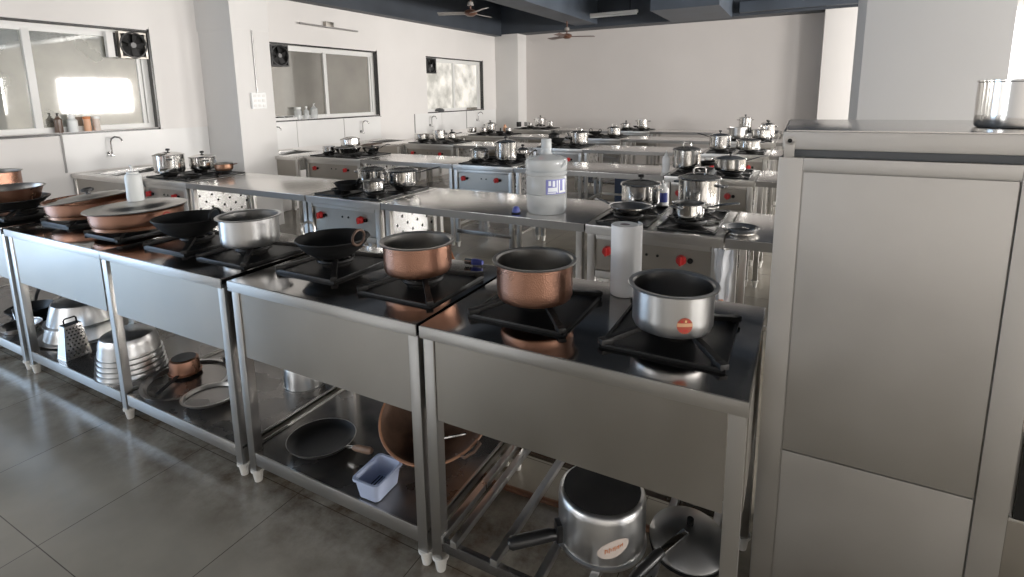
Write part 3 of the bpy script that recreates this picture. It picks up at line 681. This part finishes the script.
# third row
R3 = .890
pot('small saucepan on the left front burner of the left range, third row', -4.543, 3.45, R3, 0.072, .07, name='saucepan', handles=((.5, 'loop'),))
pot('broad steel pan carrying a tilted lidded pot, left range, third row', -4.286, 3.50, R3, 0.159, .065, name='saucepan', handles=((2.8, 'loop'), (-.3, 'loop')), taper=.8)
pot('lidded pot stacked askew on the broad pan, left range, third row', -4.239, 3.50, R3 + .074, 0.111, .085, lid='dome', knob=None, handles=((2.7, 'loop'), (-.4, 'loop')), tilt=(.0, -.06, 0))
frypan('frying pan under a flat dark lid at the right of the left range, third row', -4.129, 3.72, R3, 0.108, .05, .2, m='polished', L=.15)
t = thing('pan_lid', 'flat dark pan lid resting over the frying pan, left range, third row', 'lid', (-4.109, 3.72, R3 + .09), 0, None, (.05, -.04, 0))
MB().lathe([(0, .008), (.10, .004), (.125, 0), (.127, -.003), (0, -.002)], 36).build('disc', 'rust', t)
MB().cyl(.012, -.04, -.002, 12).build('knob', 'bakelite', t)
pot('pot with a dark glass lid, front of the middle range, third row', -2.457, 3.47, R3, 0.091, .095, lid='glass', knob='loop', handles=((2.6, 'loop'), (-.5, 'loop')))
pot('tall lidded steel pot on the third row middle range, left of the water jar', -2.174, 3.50, R3, 0.109, .175, lid='dome', handles=((2.6, 'loop'),))
frypan('low steel pan behind the tall pot, middle range, third row', -2.116, 3.76, R3, 0.092, .05, -.4, L=.12)
pot('small pot stacked in the low pan behind the tall pot, third row', -2.116, 3.76, R3 + .008, 0.062, .07, lid='dome', knob='ball')
pot('glass-lidded steel pot with a loop handle, right range of the third row', -0.464, 3.56, R3, 0.115, .155, lid='glass', knob='loop', handles=((-.1, 'loop'),))
pot('squat lidded pot with a long handle, right range of the third row', -0.115, 3.50, R3, 0.117, .098, lid='dome', handles=((.35, 'long'), (2.9, 'loop')), hm='polished')
frypan('dark griddle pan behind the glass-lidded pot, right range of the third row', -0.326, 3.80, R3, 0.079, .03, -.4, m='nonstick', inner='nonstick', L=.14)

# fourth row
R4 = .890
pot('flat wide pan with ribbed side, left range of the fourth row', -4.582, 5.33, R4, 0.112, .09, lid='flat', knob=None, n=28, handles=((2.6, 'loop'),))
pot('upright steel pot in the middle of the left range, fourth row', -4.295, 5.36, R4, 0.092, .145, n=28)
pot('small lidded saucepan at the right of the left range, fourth row', -4.199, 5.56, R4, 0.064, .09, lid='dome', name='saucepan', n=28, handles=((-.3, 'long'),))
pot('open-lidded steel pot right on the middle range, fourth row', -2.126, 5.40, R4, 0.116, .15, lid='glass', knob='loop', n=28, handles=((2.7, 'loop'),))
kadhai('dark wok at the front of the middle range, fourth row', -2.399, 5.32, R4, 0.098, .07, rings=(2.7,))
frypan('shiny frying pan between wok and pot, middle range of the fourth row', -2.244, 5.42, R4 + .06, 0.091, .03, 2.2, L=.15)
pot('black lidded pot behind the wok, middle range of the fourth row', -2.562, 5.60, R4, 0.075, .10, m='nonstick', lid='dome', n=28)
pot('tall lidded pot with black knob, left on the right range, fourth row', -0.417, 5.32, R4, 0.113, .15, lid='dome', n=28, handles=((2.75, 'long'), (-.3, 'loop')))
pot('low lidded pot right of the tall one, right range, fourth row', -0.128, 5.32, R4, 0.121, .10, lid='glass', knob='loop', n=28, handles=((.3, 'lug'),))

# fifth row
pot('square-looking dark-mouthed pot nearest the wall, left range, fifth row', -4.72, 6.97, R4, 0.08, .09, n=24)
pot('plain small pot beside the orange-handled pan, left range, fifth row', -4.49, 6.98, R4, 0.066, .085, n=24)
pot('lidded pot with black knob, left range of the fifth row', -4.51, 7.26, R4, 0.094, .145, lid='dome', n=24, handles=((.2, 'loop'), (3.3, 'loop')))
frypan('flat pan on the right front burner of the left range, fifth row', -4.161, 6.98, R4, 0.077, .03, 2., L=.1, m='nonstick', inner='nonstick')
pot('steel mug right of the flat pan, left range, fifth row', -4.133, 7.24, R4, 0.053, .075, n=20, name='steel_mug', cat='mug')
t = thing('orange_bottle', 'small orange bottle among the pots, left range, fifth row', 'bottle', (-4.214, 7.26, R4)); MB().lathe([(0, 0.044), (.034, 0), (.036, .09), (.02, .108), (.018, .118), (0, .118)], 16).build('body', 'peach', t); MB().cyl(.02, .118, .13, 12).build('cap', 'orange', t)
kadhai('flat dark wok with raised lid, middle range of the fifth row', -2.465, 7.0, R4, 0.102, .045, rings=(2.6, -.4))
pot('open pot with lid handle showing, middle range of the fifth row', -2.158, 7.0, R4, 0.101, .115, lid='dome', knob='loop', n=24, handles=((2.7, 'loop'),))
pot('dark reflecting pot at the left of the right range, fifth row', -0.389, 6.98, R4, 0.118, .145, m='potin', n=24, handles=((2.7, 'lug'),))
pot('bright broad pot at the right of the right range, fifth row', -0.102, 7.0, R4, 0.119, .115, lid='flat', knob='loop', n=24)
pot('tall pot behind the bright broad pot, right range, fifth row', -0.029, 7.27, R4, 0.084, .17, lid='dome', n=24, handles=((.2, 'loop'), (3.2, 'loop')))
# back row
pot('small dark pot at the left end of the back row', -4.692, 8.75, R4, 0.051, .10, m='nonstick', n=20)
pot('dim small pot second from the left in the back row', -4.632, 9.0, R4, 0.057, .085, m='potin', n=20)
pot('little steel pot left of the tall lidded one, back row', -4.442, 8.75, R4, 0.056, .08, n=20)
pot('tall lidded pot on the left range of the back row', -4.324, 9.0, R4, 0.108, .165, lid='dome', n=24, handles=((.2, 'loop'), (3.3, 'loop')))
pot('bright mug-sized pot right of the tall lidded one, back row', -3.991, 8.75, R4, 0.06, .11, n=20, lid='flat', knob=None)
pot('lidded low pot on the middle range of the back row', -2.471, 8.75, R4, 0.083, .085, lid='dome', knob='ball', n=24, handles=((2.8, 'loop'),))
frypan('dark pan between the two pots, middle range of the back row', -2.34, 9.02, R4, .07, .03, 1.2, L=.10, m='nonstick', inner='nonstick')
pot('tall open pot on the middle range of the back row', -2.166, 8.75, R4, 0.1, .165, n=24, handles=((.3, 'lug'), (3.0, 'loop')))
pot('tall lidded pot at the left of the right range, back row', -0.468, 8.95, R4, 0.102, .19, lid='dome', n=24, handles=((.2, 'loop'), (3.3, 'loop')))
pot('wide low pot at the right of the right range, back row', -0.119, 8.75, R4, 0.09, .11, lid='dome', n=24, handles=((.2, 'loop'),))

# pot on the cabinet
t = thing('steel_container', 'straight-sided steel container standing on top of the cabinet', 'container', (.792, .455, 1.4265))
o, i = shell(.069, .106, .003, 0, .008); MB().lathe(o, 56).build('body', 'polished', t); MB().lathe([o[-1]] + i, 56).build('inside', 'potin', t)

# ------------------------------------------------------------------ things on the low shelves
S = .1355
def inverted(label, x, y, z, r, h, m='alu', taper=.86, flange=.02, name='aluminium_pot', group=None, ridges=0, base=None):
    t = thing(name, label, 'pot', (x, y, z), 0, group)
    rb = r * taper; pr = [(r + flange, 0), (r + flange, .004), (r, .006)]
    n = max(2, ridges * 2 + 2)
    for k in range(1, n): pr.append((r + (rb - r) * k / n + (.003 if ridges and k % 2 else 0), .006 + (h - .03) * k / n))
    pr += [(rb, h - .022), (rb - .006, h - .008), (rb - .02, h), (0, h)]
    MB().lathe(pr, 56).build('body', m, t)
    if base: MB().lathe([(0, h + .0006), (rb - .022, h + .0006)], 40).build('base', base, t)
    return t
# nested aluminium pots, bottom upward
for k, (z0, nm) in enumerate(((0, 'bottom one'), (.026, 'second from the bottom'), (.052, 'middle one'), (.078, 'second from the top'), (.104, 'topmost'))):
    inverted('upturned aluminium pot, %s of the nested stack beside the grater' % nm, -2.625, .165, S + z0, .154 - .0035 * k, .100 + (.005 if k == 4 else 0), 'alu', .90, .009, group='nested upturned aluminium pots', ridges=1)
inverted('wide aluminium basin upside down with a thick rim, lowest behind the grater', -3.38, .30, S + .009, .212, .085, 'alu', .93, .030, name='aluminium_basin')
inverted('upturned aluminium pot on top of the wide basin behind the grater', -3.38, .30, S + .0945, .188, .125, 'alu', .86, .018)
# box grater
t = thing('box_grater', 'steel box grater with round holes and a wire handle', 'grater', (-3.085, .105, S), 1.60)
bm = bmesh.new(); h = .185; a, c, e, f = .064, .044, .042, .026
lo = [bm.verts.new((sx * a, sy * c, 0)) for sx, sy in ((-1, -1), (1, -1), (1, 1), (-1, 1))]; hi = [bm.verts.new((sx * e, sy * f, h)) for sx, sy in ((-1, -1), (1, -1), (1, 1), (-1, 1))]
for q in range(4): bm.faces.new((lo[q], lo[(q + 1) % 4], hi[(q + 1) % 4], hi[q]))
b = MB(); b.add(bm); body = b.build('body', 'polished', t, smooth=20)
b = MB()
for j in range(9):
    v = .10 + .80 * j / 8; wv = a + (e - a) * v; yv = -(c + (f - c) * v)
    for i in range(5):
        u = (-.72 + .36 * i + (.18 if j % 2 else 0)) * wv
        if abs(u) < wv * .85: b.cyl(.0048, 0, .0012, 8, T(u, yv - .0002, h * v) @ RX(PI / 2 - .1))
b.build('holes', 'dark', body)
b = MB()
for j in range(3): b.box(-a * .75 - .02 * 0, -a * .75 + .001, -.02, .02, .04 + .04 * j, .046 + .04 * j)
MB().box(-e, e, -f, f, h - .004, h + .002).build('top', 'dark', t)
MB().tube([(-.03, 0, h), (-.03, 0, h + .028), (-.024, 0, h + .036), (.024, 0, h + .036), (.03, 0, h + .028), (.03, 0, h)], .0045, 8).build('handle', 'iron', t)
b.b.free()
# round trays and copper saucepan
def tray(label, x, y, z, r, m, tilt=None):
    t = thing('round_tray', label, 'tray', (x, y, z), 0, None, tilt)
    MB().lathe([(0, 0), (r * .84, 0), (r * .88, .003), (r * .93, .014), (r, .016), (r + .001, .019), (r * .92, .019), (r * .86, .006), (0, .004)], 56).build('dish', m, t)
    MB().lathe([(0, .0062), (r * .855, .0062)], 48).build('dark_middle', 'shelf', t)  # darker disc over the middle of the dish
    return t
tray('large round dark tray under the upturned copper saucepan', -2.235, .225, S, .205, 'potin')
tray('smaller round steel tray leaning over the edge of the large tray', -1.955, .165, S + .02, .125, 'steel', (-.05, -.05, 0))
t = thing('copper_saucepan', 'small copper saucepan upside down on the large round tray', 'saucepan', (-2.315, .262, S + .02))
MB().lathe([(.078, 0), (.078, .004), (.070, .006), (.069, .054), (.066, .070), (.055, .076), (0, .076)], 44).build('body', 'copper', t)
MB().lathe([(0, .0766), (.056, .0766)], 36).build('base', 'grey_dk', t)
MB().box(.06, .235, -.009, .009, .004, .012, .003, RZ(-1.057)).build('handle', 'iron', t)
t = thing('ladle', 'long steel ladle handle lying behind the copper saucepan', 'ladle', (-2.23, .46, S), .0)
MB().tube([(.0, 0, .03), (.06, .01, .05), (.2, .05, .085)], [.006, .007, .008], 8, flat=.5).build('handle', 'polished', t)
MB().lathe([(0, 0), (.03, .008), (.042, .028), (.040, .03), (.028, .011), (0, .004)], 24).build('bowl', 'potin', t)
inverted('single aluminium pot at the back of the shelf left of the tawa', -1.70, .49, S, .098, .12, 'alu', .95, .006)
# dark pans on the far-left shelf
frypan('black frying pan on the lowest shelf at the far left edge', -4.05, .27, S, .13, .05, 2.6, m='nonstick', inner='nonstick')
frypan('dark steel pan in front of the black one on the far left shelf', -3.80, .12, S, .11, .035, 2.9, m='potin', inner='potin', L=.12)
pot('dull steel pot at the back of the far left shelf', -3.78, .45, S, .11, .12, m='potin', inner='potin')
# tawa
t = thing('tawa_pan', 'black tawa with worn wooden handle tilted on the shelf', 'pan', (-1.245, .172, S + .010), 0, None, (-.03, -.02, 0))
pr = [(0, 0), (.095, .002), (.120, .010), (.134, .026), (.136, .029), (.133, .029), (.118, .014), (.094, .0065), (0, .005)]
MB().lathe(pr[:6], 52).build('body', 'potin', t); MB().lathe(pr[5:], 52).build('cooking_face', 'nonstick', t)
hd = MB().tube([(.135, 0, .022), (.17, 0, .030), (.18, 0, .032)], .007, 10, mx=RZ(.02)).build('shank', 'polished', t)
MB().tube([(.17, 0, .030), (.185, 0, .032), (.25, 0, .040), (.262, 0, .041)], [.009, .013, .014, .010], 12, mx=RZ(.02)).build('handle', 'wood', t)
# pale blue basket
t = thing('plastic_basket', 'pale blue plastic basket on the shelf before the brown kadhai', 'basket', (-.872, .088, S), .04)
def rr(w, d, z, n=5, rad=.018):
    pts = []
    for cx_, cy_, a0 in ((w - rad, d - rad, 0), (-w + rad, d - rad, PI / 2), (-w + rad, -d + rad, PI), (w - rad, -d + rad, 1.5 * PI)):
        for k in range(n): q = a0 + PI / 2 * k / (n - 1); pts.append((cx_ + rad * math.cos(q), cy_ + rad * math.sin(q), z))
    return pts
def loft(rings, cap0=False, cap1=False):
    bm = bmesh.new(); V = [[bm.verts.new(p) for p in rg] for rg in rings]; n = len(V[0])
    for A, B in zip(V, V[1:]):
        for k in range(n): bm.faces.new((A[k], A[(k + 1) % n], B[(k + 1) % n], B[k]))
    if cap0: bm.faces.new(V[0][::-1])
    if cap1: bm.faces.new(V[-1])
    bmesh.ops.recalc_face_normals(bm, faces=list(bm.faces)); b = MB(); b.add(bm); return b
loft([rr(.044, .062, .004), rr(.047, .066, .03), rr(.052, .072, .070)], True).build('wall', 'lilac', t)
loft([rr(.042, .060, .006), rr(.045, .064, .03), rr(.0505, .0705, .070)], True).build('mesh_inside', 'lilac', t)
loft([rr(.050, .070, .068), rr(.058, .078, .069), rr(.058, .078, .078), rr(.050, .070, .078), rr(.050, .070, .068)]).build('rim', 'lilac', t)
b = MB()
for i in range(7): b.box(-.036 + .012 * i - .0025, -.036 + .012 * i + .0025, -.052, .052, .0066, .0072)
b.build('floor_slots', 'dark', t)
# brown kadhai lying on its side, opening to the aisle
t = thing('brown_kadhai', 'large rusty brown kadhai lying tilted open on the shelf', 'kadhai', (-.815, .40, S + .055), 0, None, (.42, .10, 0))
N = 12; R_ = .215; H_ = .135; RS = (R_ * R_ + H_ * H_) / (2 * H_); am = math.asin(R_ / RS)
pr = [(RS * math.sin(am * k / N), RS - RS * math.cos(am * k / N)) for k in range(N + 1)]
MB().lathe(pr + [(R_ + .006, H_ + .003), (R_ + .003, H_ + .008), (R_ - .004, H_ + .006)], 56).build('body', 'clay', t)
MB().lathe([(R_ - .004, H_ + .006)] + [(q * .975, z + .005) for q, z in pr[::-1]], 56).build('inside', 'rust', t)
for a in (-.35, 2.8):
    MB().tube([(R_ - .03, -.04, H_ - .02), (R_ + .02, -.036, H_ + .012), (R_ + .03, 0, H_ + .016), (R_ + .02, .036, H_ + .012), (R_ - .03, .04, H_ - .02)], .006, 8, mx=RZ(a)).build('handle', 'rust', t)
t = thing('steel_ladle', 'short steel spoon resting inside the brown kadhai', 'spoon', (-.735, .33, S + .085), .5)
MB().tube([(-.09, 0, .0), (-.02, 0, .012), (.07, 0, .03)], [.005, .006, .006], 8).build('handle', 'polished', t)
MB().lathe([(0, 0), (.02, .004), (.028, .012), (.027, .014), (.019, .007), (0, .003)], 20, T(-.11, 0, -.01)).build('bowl', 'polished', t)
t = thing('black_tongs', 'small black tongs lying behind the blue basket', 'tongs', (-.95, .165, S), .5)
MB().box(-.07, .05, -.012, -.004, .0, .012, .003).box(-.07, .05, .004, .012, 0, .012, .003).build('arms', 'iron', t)
MB().cyl(.013, 0, .014, 12, T(.05, 0, 0)).build('hinge', 'iron', t)
# pressure cooker, upside down on the slats
Z = .1425
t = thing('pressure_cooker', 'aluminium pressure cooker upside down on the slatted shelf', 'pressure cooker', (-.100, .25, Z))
pr = [(.137, 0), (.139, .004), (.139, .010), (.133, .014), (.134, .06), (.134, .147), (.131, .162), (.124, .170), (.112, .173), (0, .173)]
MB().lathe(pr, 64).build('body', 'alu', t)
MB().lathe([(0, .1736), (.110, .1736), (.118, .1725)], 48).build('scorched_base', 'soot', t)
hd = MB().box(.125, .150, -.018, .018, .012, .075, .004, RZ(-2.45)).build('handle_bracket', 'bakelite', t)
MB().tube([(.14, 0, .030), (.17, 0, .034), (.24, 0, .030), (.29, 0, .026), (.30, 0, .025)], [.015, .020, .021, .020, .013], 12, mx=RZ(-2.45), flat=1.).build('handle', 'bakelite', t)
A1 = math.atan2(-1.21 - .25, .366 + .10) + .27
st = MB().patch(.1352, A1 - .35, A1 + .35, .048, .104, ellipse=True, skew=.016).build('sticker', 'cream', t)
b = MB()
for k in range(10):
    a = A1 - .19 + .042 * k; hh = (.007, .005, .008, .004, .006, .008, .005, .007, .004, .006)[k]
    zq = .068 + .0022 * k; b.patch(.1357, a, a + .018, zq - hh, zq + hh, 2, 1)
    if k % 2 == 0: b.patch(.1357, a, a + .04, zq + hh - .003, zq + hh, 3, 1)
b.build('sticker_print', 'orange', st)
# pressure cooker lids
t = thing('cooker_lid', 'grey pressure cooker lid with a long handle leaning on the slatted shelf', 'lid', (.148, .335, Z + .030), 0, None, (.16, .05, 0))
MB().lathe([(0, .034), (.03, .033), (.065, .024), (.092, .012), (.110, 0), (.114, -.004), (.114, -.010), (.108, -.010), (0, .0)], 52).build('dome', 'alu_dull', t)
MB().lathe([(.108, -.010), (.114, -.010), (.116, -.016), (.108, -.016)], 44).build('gasket', 'bakelite', t)
MB().cyl(.010, .03, .055, 14, T(.0, .02, 0)).build('weight_valve', 'iron', t)
sh = MB().box(.015, .13, -.010, .010, .030, .040, .003, RZ(-2.05)).build('handle_bar', 'polished', t)
MB().tube([(.12, 0, .034), (.14, 0, .034), (.22, 0, .026), (.25, 0, .024)], [.012, .016, .017, .010], 12, mx=RZ(-2.05)).build('handle', 'bakelite', t)
t = thing('pan_lid', 'thin dark lid lying flat beneath the cooker lid', 'lid', (.150, .325, Z))
MB().lathe([(0, .010), (.09, .008), (.106, .002), (.110, 0), (0, 0)], 48).build('disc', 'nonstick', t)

# ------------------------------------------------------------------ wall fittings
def tap(label, y, z):
    t = thing('wall_tap', label, 'tap', (XW + .014, y, z), 0, 'taps on the window wall')
    MB().cyl(.022, 0, .012, 16, RY(PI / 2)).build('wall_plate', 'chrome', t)
    MB().tube([(.0, 0, 0), (.04, 0, 0), (.05, 0, .01), (.05, 0, .12), (.056, 0.006, .15), (.075, .03, .168), (.10, .06, .160), (.108, .075, .135), (.108, .078, .12)], .009, 10).build('spout', 'chrome', t)
    MB().box(.02, .07, -.012, .012, -.03, -.012, .004).build('lever', 'chrome', t)
tap('curved chrome tap under the left window', 1.68, 1.01)
tap('curved chrome tap at the column side of the middle window', 3.62, 1.00)
tap('curved chrome tap below the right end of the middle window', 5.30, 1.00)
tap('curved chrome tap below the left end of the far window', 7.15, 1.00)
tap('curved chrome tap below the right end of the far window', 8.85, 1.02)

def exhaust(label, y0, y1, z0, z1, ang=0):
    w, h = (y1 - y0) / 2, (z1 - z0) / 2
    t = thing('exhaust_fan', label, 'exhaust fan', (XW - .055, (y0 + y1) / 2, (z0 + z1) / 2), 0, 'exhaust fans in the window corners')
    b = MB().box(-.01, .05, -w, w, h - .02, h, .003).box(-.01, .05, -w, w, -h, -h + .02, .003).box(-.01, .05, -w, -w + .02, -h + .02, h - .02, .003).box(-.01, .05, w - .02, w, -h + .02, h - .02, .003)
    b.build('housing', 'panel' if y0 < 3 else 'fan_grey', t)
    MB().box(-.012, -.006, -w + .01, w - .01, -h + .01, h - .01).build('back_plate', 'iron', t)
    rr_ = min(w, h) - .008
    MB().tube([(.048, rr_ * math.cos(q), rr_ * math.sin(q)) for q in [2 * PI * i / 28 for i in range(28)]], .010, 6, True).build('ring', 'fan_grey', t)
    hub = MB().cyl(.028, 0, .045, 16, T(.005, 0, 0) @ RY(PI / 2)).build('hub', 'hubgrey', t)
    for k in range(5):
        bl = bmesh.new(); a = ang + 2 * PI * k / 5
        vs = [bl.verts.new((.022 + .018 * math.sin(dq * 3), rad * math.cos(a + dq), rad * math.sin(a + dq))) for rad, dq in ((.025, -.35), (rr_ * .62, -.38), (rr_ * .92, -.25), (rr_ * .94, .25), (rr_ * .6, .30), (.025, .35))]
        bl.faces.new(vs); bb = MB(); bb.add(bl); bb.build('fan_blade', 'fan_grey', t)
exhaust('exhaust fan in the upper right corner of the left window', 1.92, 2.19, 1.97, 2.24)
exhaust('exhaust fan in the upper left corner of the middle window', 3.75, 4.03, 1.96, 2.24, .3)
exhaust('exhaust fan in the upper left corner of the far window', 7.16, 7.46, 1.96, 2.24, .6)
t = thing('fan_side_box', 'pale box beside the exhaust fan of the left window', 'box', (XW - .06, 1.845, 1.975))
MB().box(-.02, .03, -.03, .06, 0, .25, .003).build('body', 'sill', t)
MB().box(.03, .032, .035, .058, .005, .245).build('dark_edge', 'iron', t)

# window sill things
def bottle(label, y, r, h, m, pump=False, neck=.4, name='bottle', x=XW - .03):
    t = thing(name, label, 'bottle', (x, y, WZ0 - .0035))
    MB().lathe([(0, 0), (r, 0), (r * 1.02, .005), (r, h * .66), (r * neck, h * .78), (r * neck, h * .84), (0, h * .84)], 20).build('body', m, t)
    if pump: MB().cyl(.008, h * .84, h, 8).box(-.005, .026, -.006, .006, h - .012, h, .002).build('pump', 'iron' if m == 'brownb' else 'white_plastic', t)
    else: MB().cyl(r * neck * 1.15, h * .84, h, 14).build('cap', 'white_plastic' if m != 'peach' else 'orange', t)
bottle('brown pump bottle on the left window sill', 1.30, .034, .19, 'brownb', True, .4)
bottle('milky wide bottle beside the brown pump bottle on the left sill', 1.415, .042, .17, 'sqz', False, .6)
bottle('orange-capped peach jar on the left window sill', 1.54, .030, .145, 'peach', False, .95, 'jar')
bottle('pale peach jar at the right of the left window sill', 1.62, .030, .145, 'cream', False, .95, 'jar')
bottle('clear glass jar on the middle window sill', 4.13, .05, .17, 'clear', False, .8, 'jar')
bottle('clear bottle beside the glass jar on the middle sill', 4.28, .035, .18, 'clear', False, .4)
bottle('pump bottle of peach soap on the middle window sill', 4.42, .05, .22, 'clear', True, .4)
t = thing('peach_soap', 'peach liquid soap filling the pump bottle bottom on the sill', 'soap', (XW - .03, 4.42, WZ0)); bpy.data.objects.remove(t)
t = thing('sill_tray', 'white tray with dark cloths on the middle window sill', 'tray', (XW - .04, 3.90, WZ0 - .0035))
MB().box(-.05, .04, -.19, .19, 0, .035, .006).build('tray', 'white_tray', t); MB().box(-.03, .03, -.12, -.02, .035, .05, .006).box(-.03, .03, .03, .13, .035, .05, .006).build('cloth', 'soot', t)
t = thing('dark_bundle', 'small dark bundle at the left of the far window sill', 'bundle', (XW - .03, 7.55, WZ0 - .0035)); MB().lathe([(0, 0), (.09, 0), (.1, .03), (.06, .06), (0, .07)], 14).build('body', 'grey_dk', t)
t = thing('folded_cloth', 'grey folded cloth at the right of the far window sill', 'cloth', (XW - .03, 8.75, WZ0 - .0035)); MB().box(-.04, .04, -.15, .15, 0, .05, .015).build('body', 'panel', t)

# switch board with conduit on the column
t = thing('switch_board', 'white switch board with conduit on the side of the column', 'switch board', (-5.17, 3.0, 1.42))
MB().box(.0, .035, -.085, .105, 0, .185, .006).build('box', 'white_plastic', t)
for i in range(3):
    for j in range(3): MB().box(.035, .041, -.065 + .057 * i, -.031 + .057 * i, .02 + .056 * j, .05 + .056 * j, .003).build('switch', 'sill', t)
MB().tube([(.008, 0.01, .185), (.008, .01, .88)], .008, 8).build('conduit', 'alu_dull', t)
# wall tube light
t = thing('wall_tube_light', 'thin unlit tube light on the wall above the middle window', 'tube light', (XW, 4.77, 2.55))
MB().tube([(.05, -.56, 0), (.05, .56, -.012)], .012, 10).build('tube', 'line', t); MB().box(0, .06, -.09, .06, .0, .07, .004).build('bracket', 'panel', t)
t = thing('ceiling_tube_light', 'white tube light fixed under the dark ceiling near the rear wall', 'tube light', (-3.0, 9.3, 3.02))
MB().box(-.55, .55, -.03, .03, 0, .05, .004).build('batten', 'sill', t); MB().tube([(-.53, 0, -.018), (.53, 0, -.018)], .015, 10).build('tube', 'white_plastic', t)
MB().cyl(.008, .05, .48, 8, T(-.4, 0, 0)).cyl(.008, .05, .48, 8, T(.4, 0, 0)).build('hanger', 'iron', t)

def ceiling_fan(label, x, y, z, ang, R_, bm_='fan_brown'):
    t = thing('ceiling_fan', label, 'ceiling fan', (x, y, z), ang, 'ceiling fans')
    MB().lathe([(0, -.05), (.05, -.045), (.09, -.02), (.10, 0), (.09, .03), (.05, .05), (0, .055)], 28).build('motor', 'fan_brown', t)
    MB().cyl(.014, .05, ZC - z, 10).build('downrod', 'fan_brown', t)
    MB().lathe([(0, .10), (.05, .11), (.04, .16), (0, .17)], 18).build('canopy', 'fan_pale', t)
    for k in range(3):
        MB().box(.08, R_, -.06, .06, -.006, .0, .002, RZ(2 * PI * k / 3) @ Matrix.Rotation(.22, 4, 'X')).build('fan_blade', bm_, t)
ceiling_fan('brown ceiling fan with pale blades above the left worktables', -4.15, 6.1, 2.77, 1.5, .5, 'fan_pale')
ceiling_fan('dark ceiling fan hanging before the rear wall', -3.73, 8.95, 2.64, .55, .54, 'fan_brown')

# crates under the fourth row
for k, (x, y) in enumerate(((-2.35, 5.75), (-1.05, 5.8))):
    t = thing('plastic_crate', ('navy crate on the floor below the fourth row, left of the tables', 'navy crate on the floor below the fourth row, nearer the right range')[k], 'crate', (x + .7, y + .55, 0), 0, 'navy crates on the floor')
    b = MB().box(-.22, .22, -.16, -.15, 0, .5, .004).box(-.22, .22, .15, .16, 0, .5, .004).box(-.22, -.21, -.15, .15, 0, .5, .004).box(.21, .22, -.15, .15, 0, .5, .004).box(-.21, .21, -.15, .15, 0, .012)
    b.build('body', 'crate', t)
    MB().box(-.235, .235, -.175, .175, .47, .5, .006).build('rim', 'crate', t)

# ------------------------------------------------------------------ light, sky, camera
def area(name, loc, rot, sx, sy, power, col):
    l = bpy.data.lights.new(name, 'AREA'); l.shape = 'RECTANGLE'; l.size = sx; l.size_y = sy; l.energy = power; l.color = col
    o = bpy.data.objects.new(name, l); COL.objects.link(o); o.location = loc; o.rotation_euler = rot; return o
DAY = (1., .955, .91); COOL = (.27, .58, 1.)
for i, (p, q) in enumerate(RWIN): area('daylight', (XR - .03, (p + q) / 2, 1.75), (0, PI / 2, 0), 1.0, 2.0, (120, 520, 520, 440)[i], DAY)  # first lamp is fill at the added window
area('daylight', (3.6, YB - .03, 1.85), (-PI / 2, 0, 0), 2.1, 1.75, 260, DAY)
for i, (p, q) in enumerate(FWIN): area('daylight', ((p + q) / 2, YF + .03, 1.75), (PI / 2, 0, 0), 2.3, 1.45, 60, (.95, .97, 1.))
area('daylight', (XW + .03, -1.75, 1.08), (0, -PI / 2, 0), 2.05, 1.8, 60, COOL)  # blue light at the added door, aimed at the front panels

w = bpy.data.worlds.new('sky'); sc.world = w; w.use_nodes = True
bg = w.node_tree.nodes['Background']; bg.inputs['Color'].default_value = (.85, .93, 1, 1); bg.inputs['Strength'].default_value = 1.2

cam = bpy.data.cameras.new('camera'); co = bpy.data.objects.new('camera', cam); COL.objects.link(co); sc.camera = co
F, PX, PY, yaw, pitch, roll = 542.09, 500.45, 189.26, .5058, .1702, -.017
cam.sensor_width = 36; cam.lens = F / 1024 * 36; cam.shift_x = (512 - PX) / 1024; cam.shift_y = (PY - 288.5) / 1024; cam.clip_start = .02
fw = Vector((-math.sin(yaw) * math.cos(pitch), math.cos(yaw) * math.cos(pitch), -math.sin(pitch))); rt = Vector((math.cos(yaw), math.sin(yaw), 0)); up = rt.cross(fw)
r2 = math.cos(roll) * rt + math.sin(roll) * up; u2 = -math.sin(roll) * rt + math.cos(roll) * up
mw = Matrix((r2, u2, -fw)).transposed().to_4x4(); mw.translation = (.3661, -1.2109, 1.5175); co.matrix_world = mw

sc.view_settings.view_transform = 'Standard'; sc.view_settings.look = 'None'; sc.view_settings.exposure = 0; sc.view_settings.gamma = 1.12
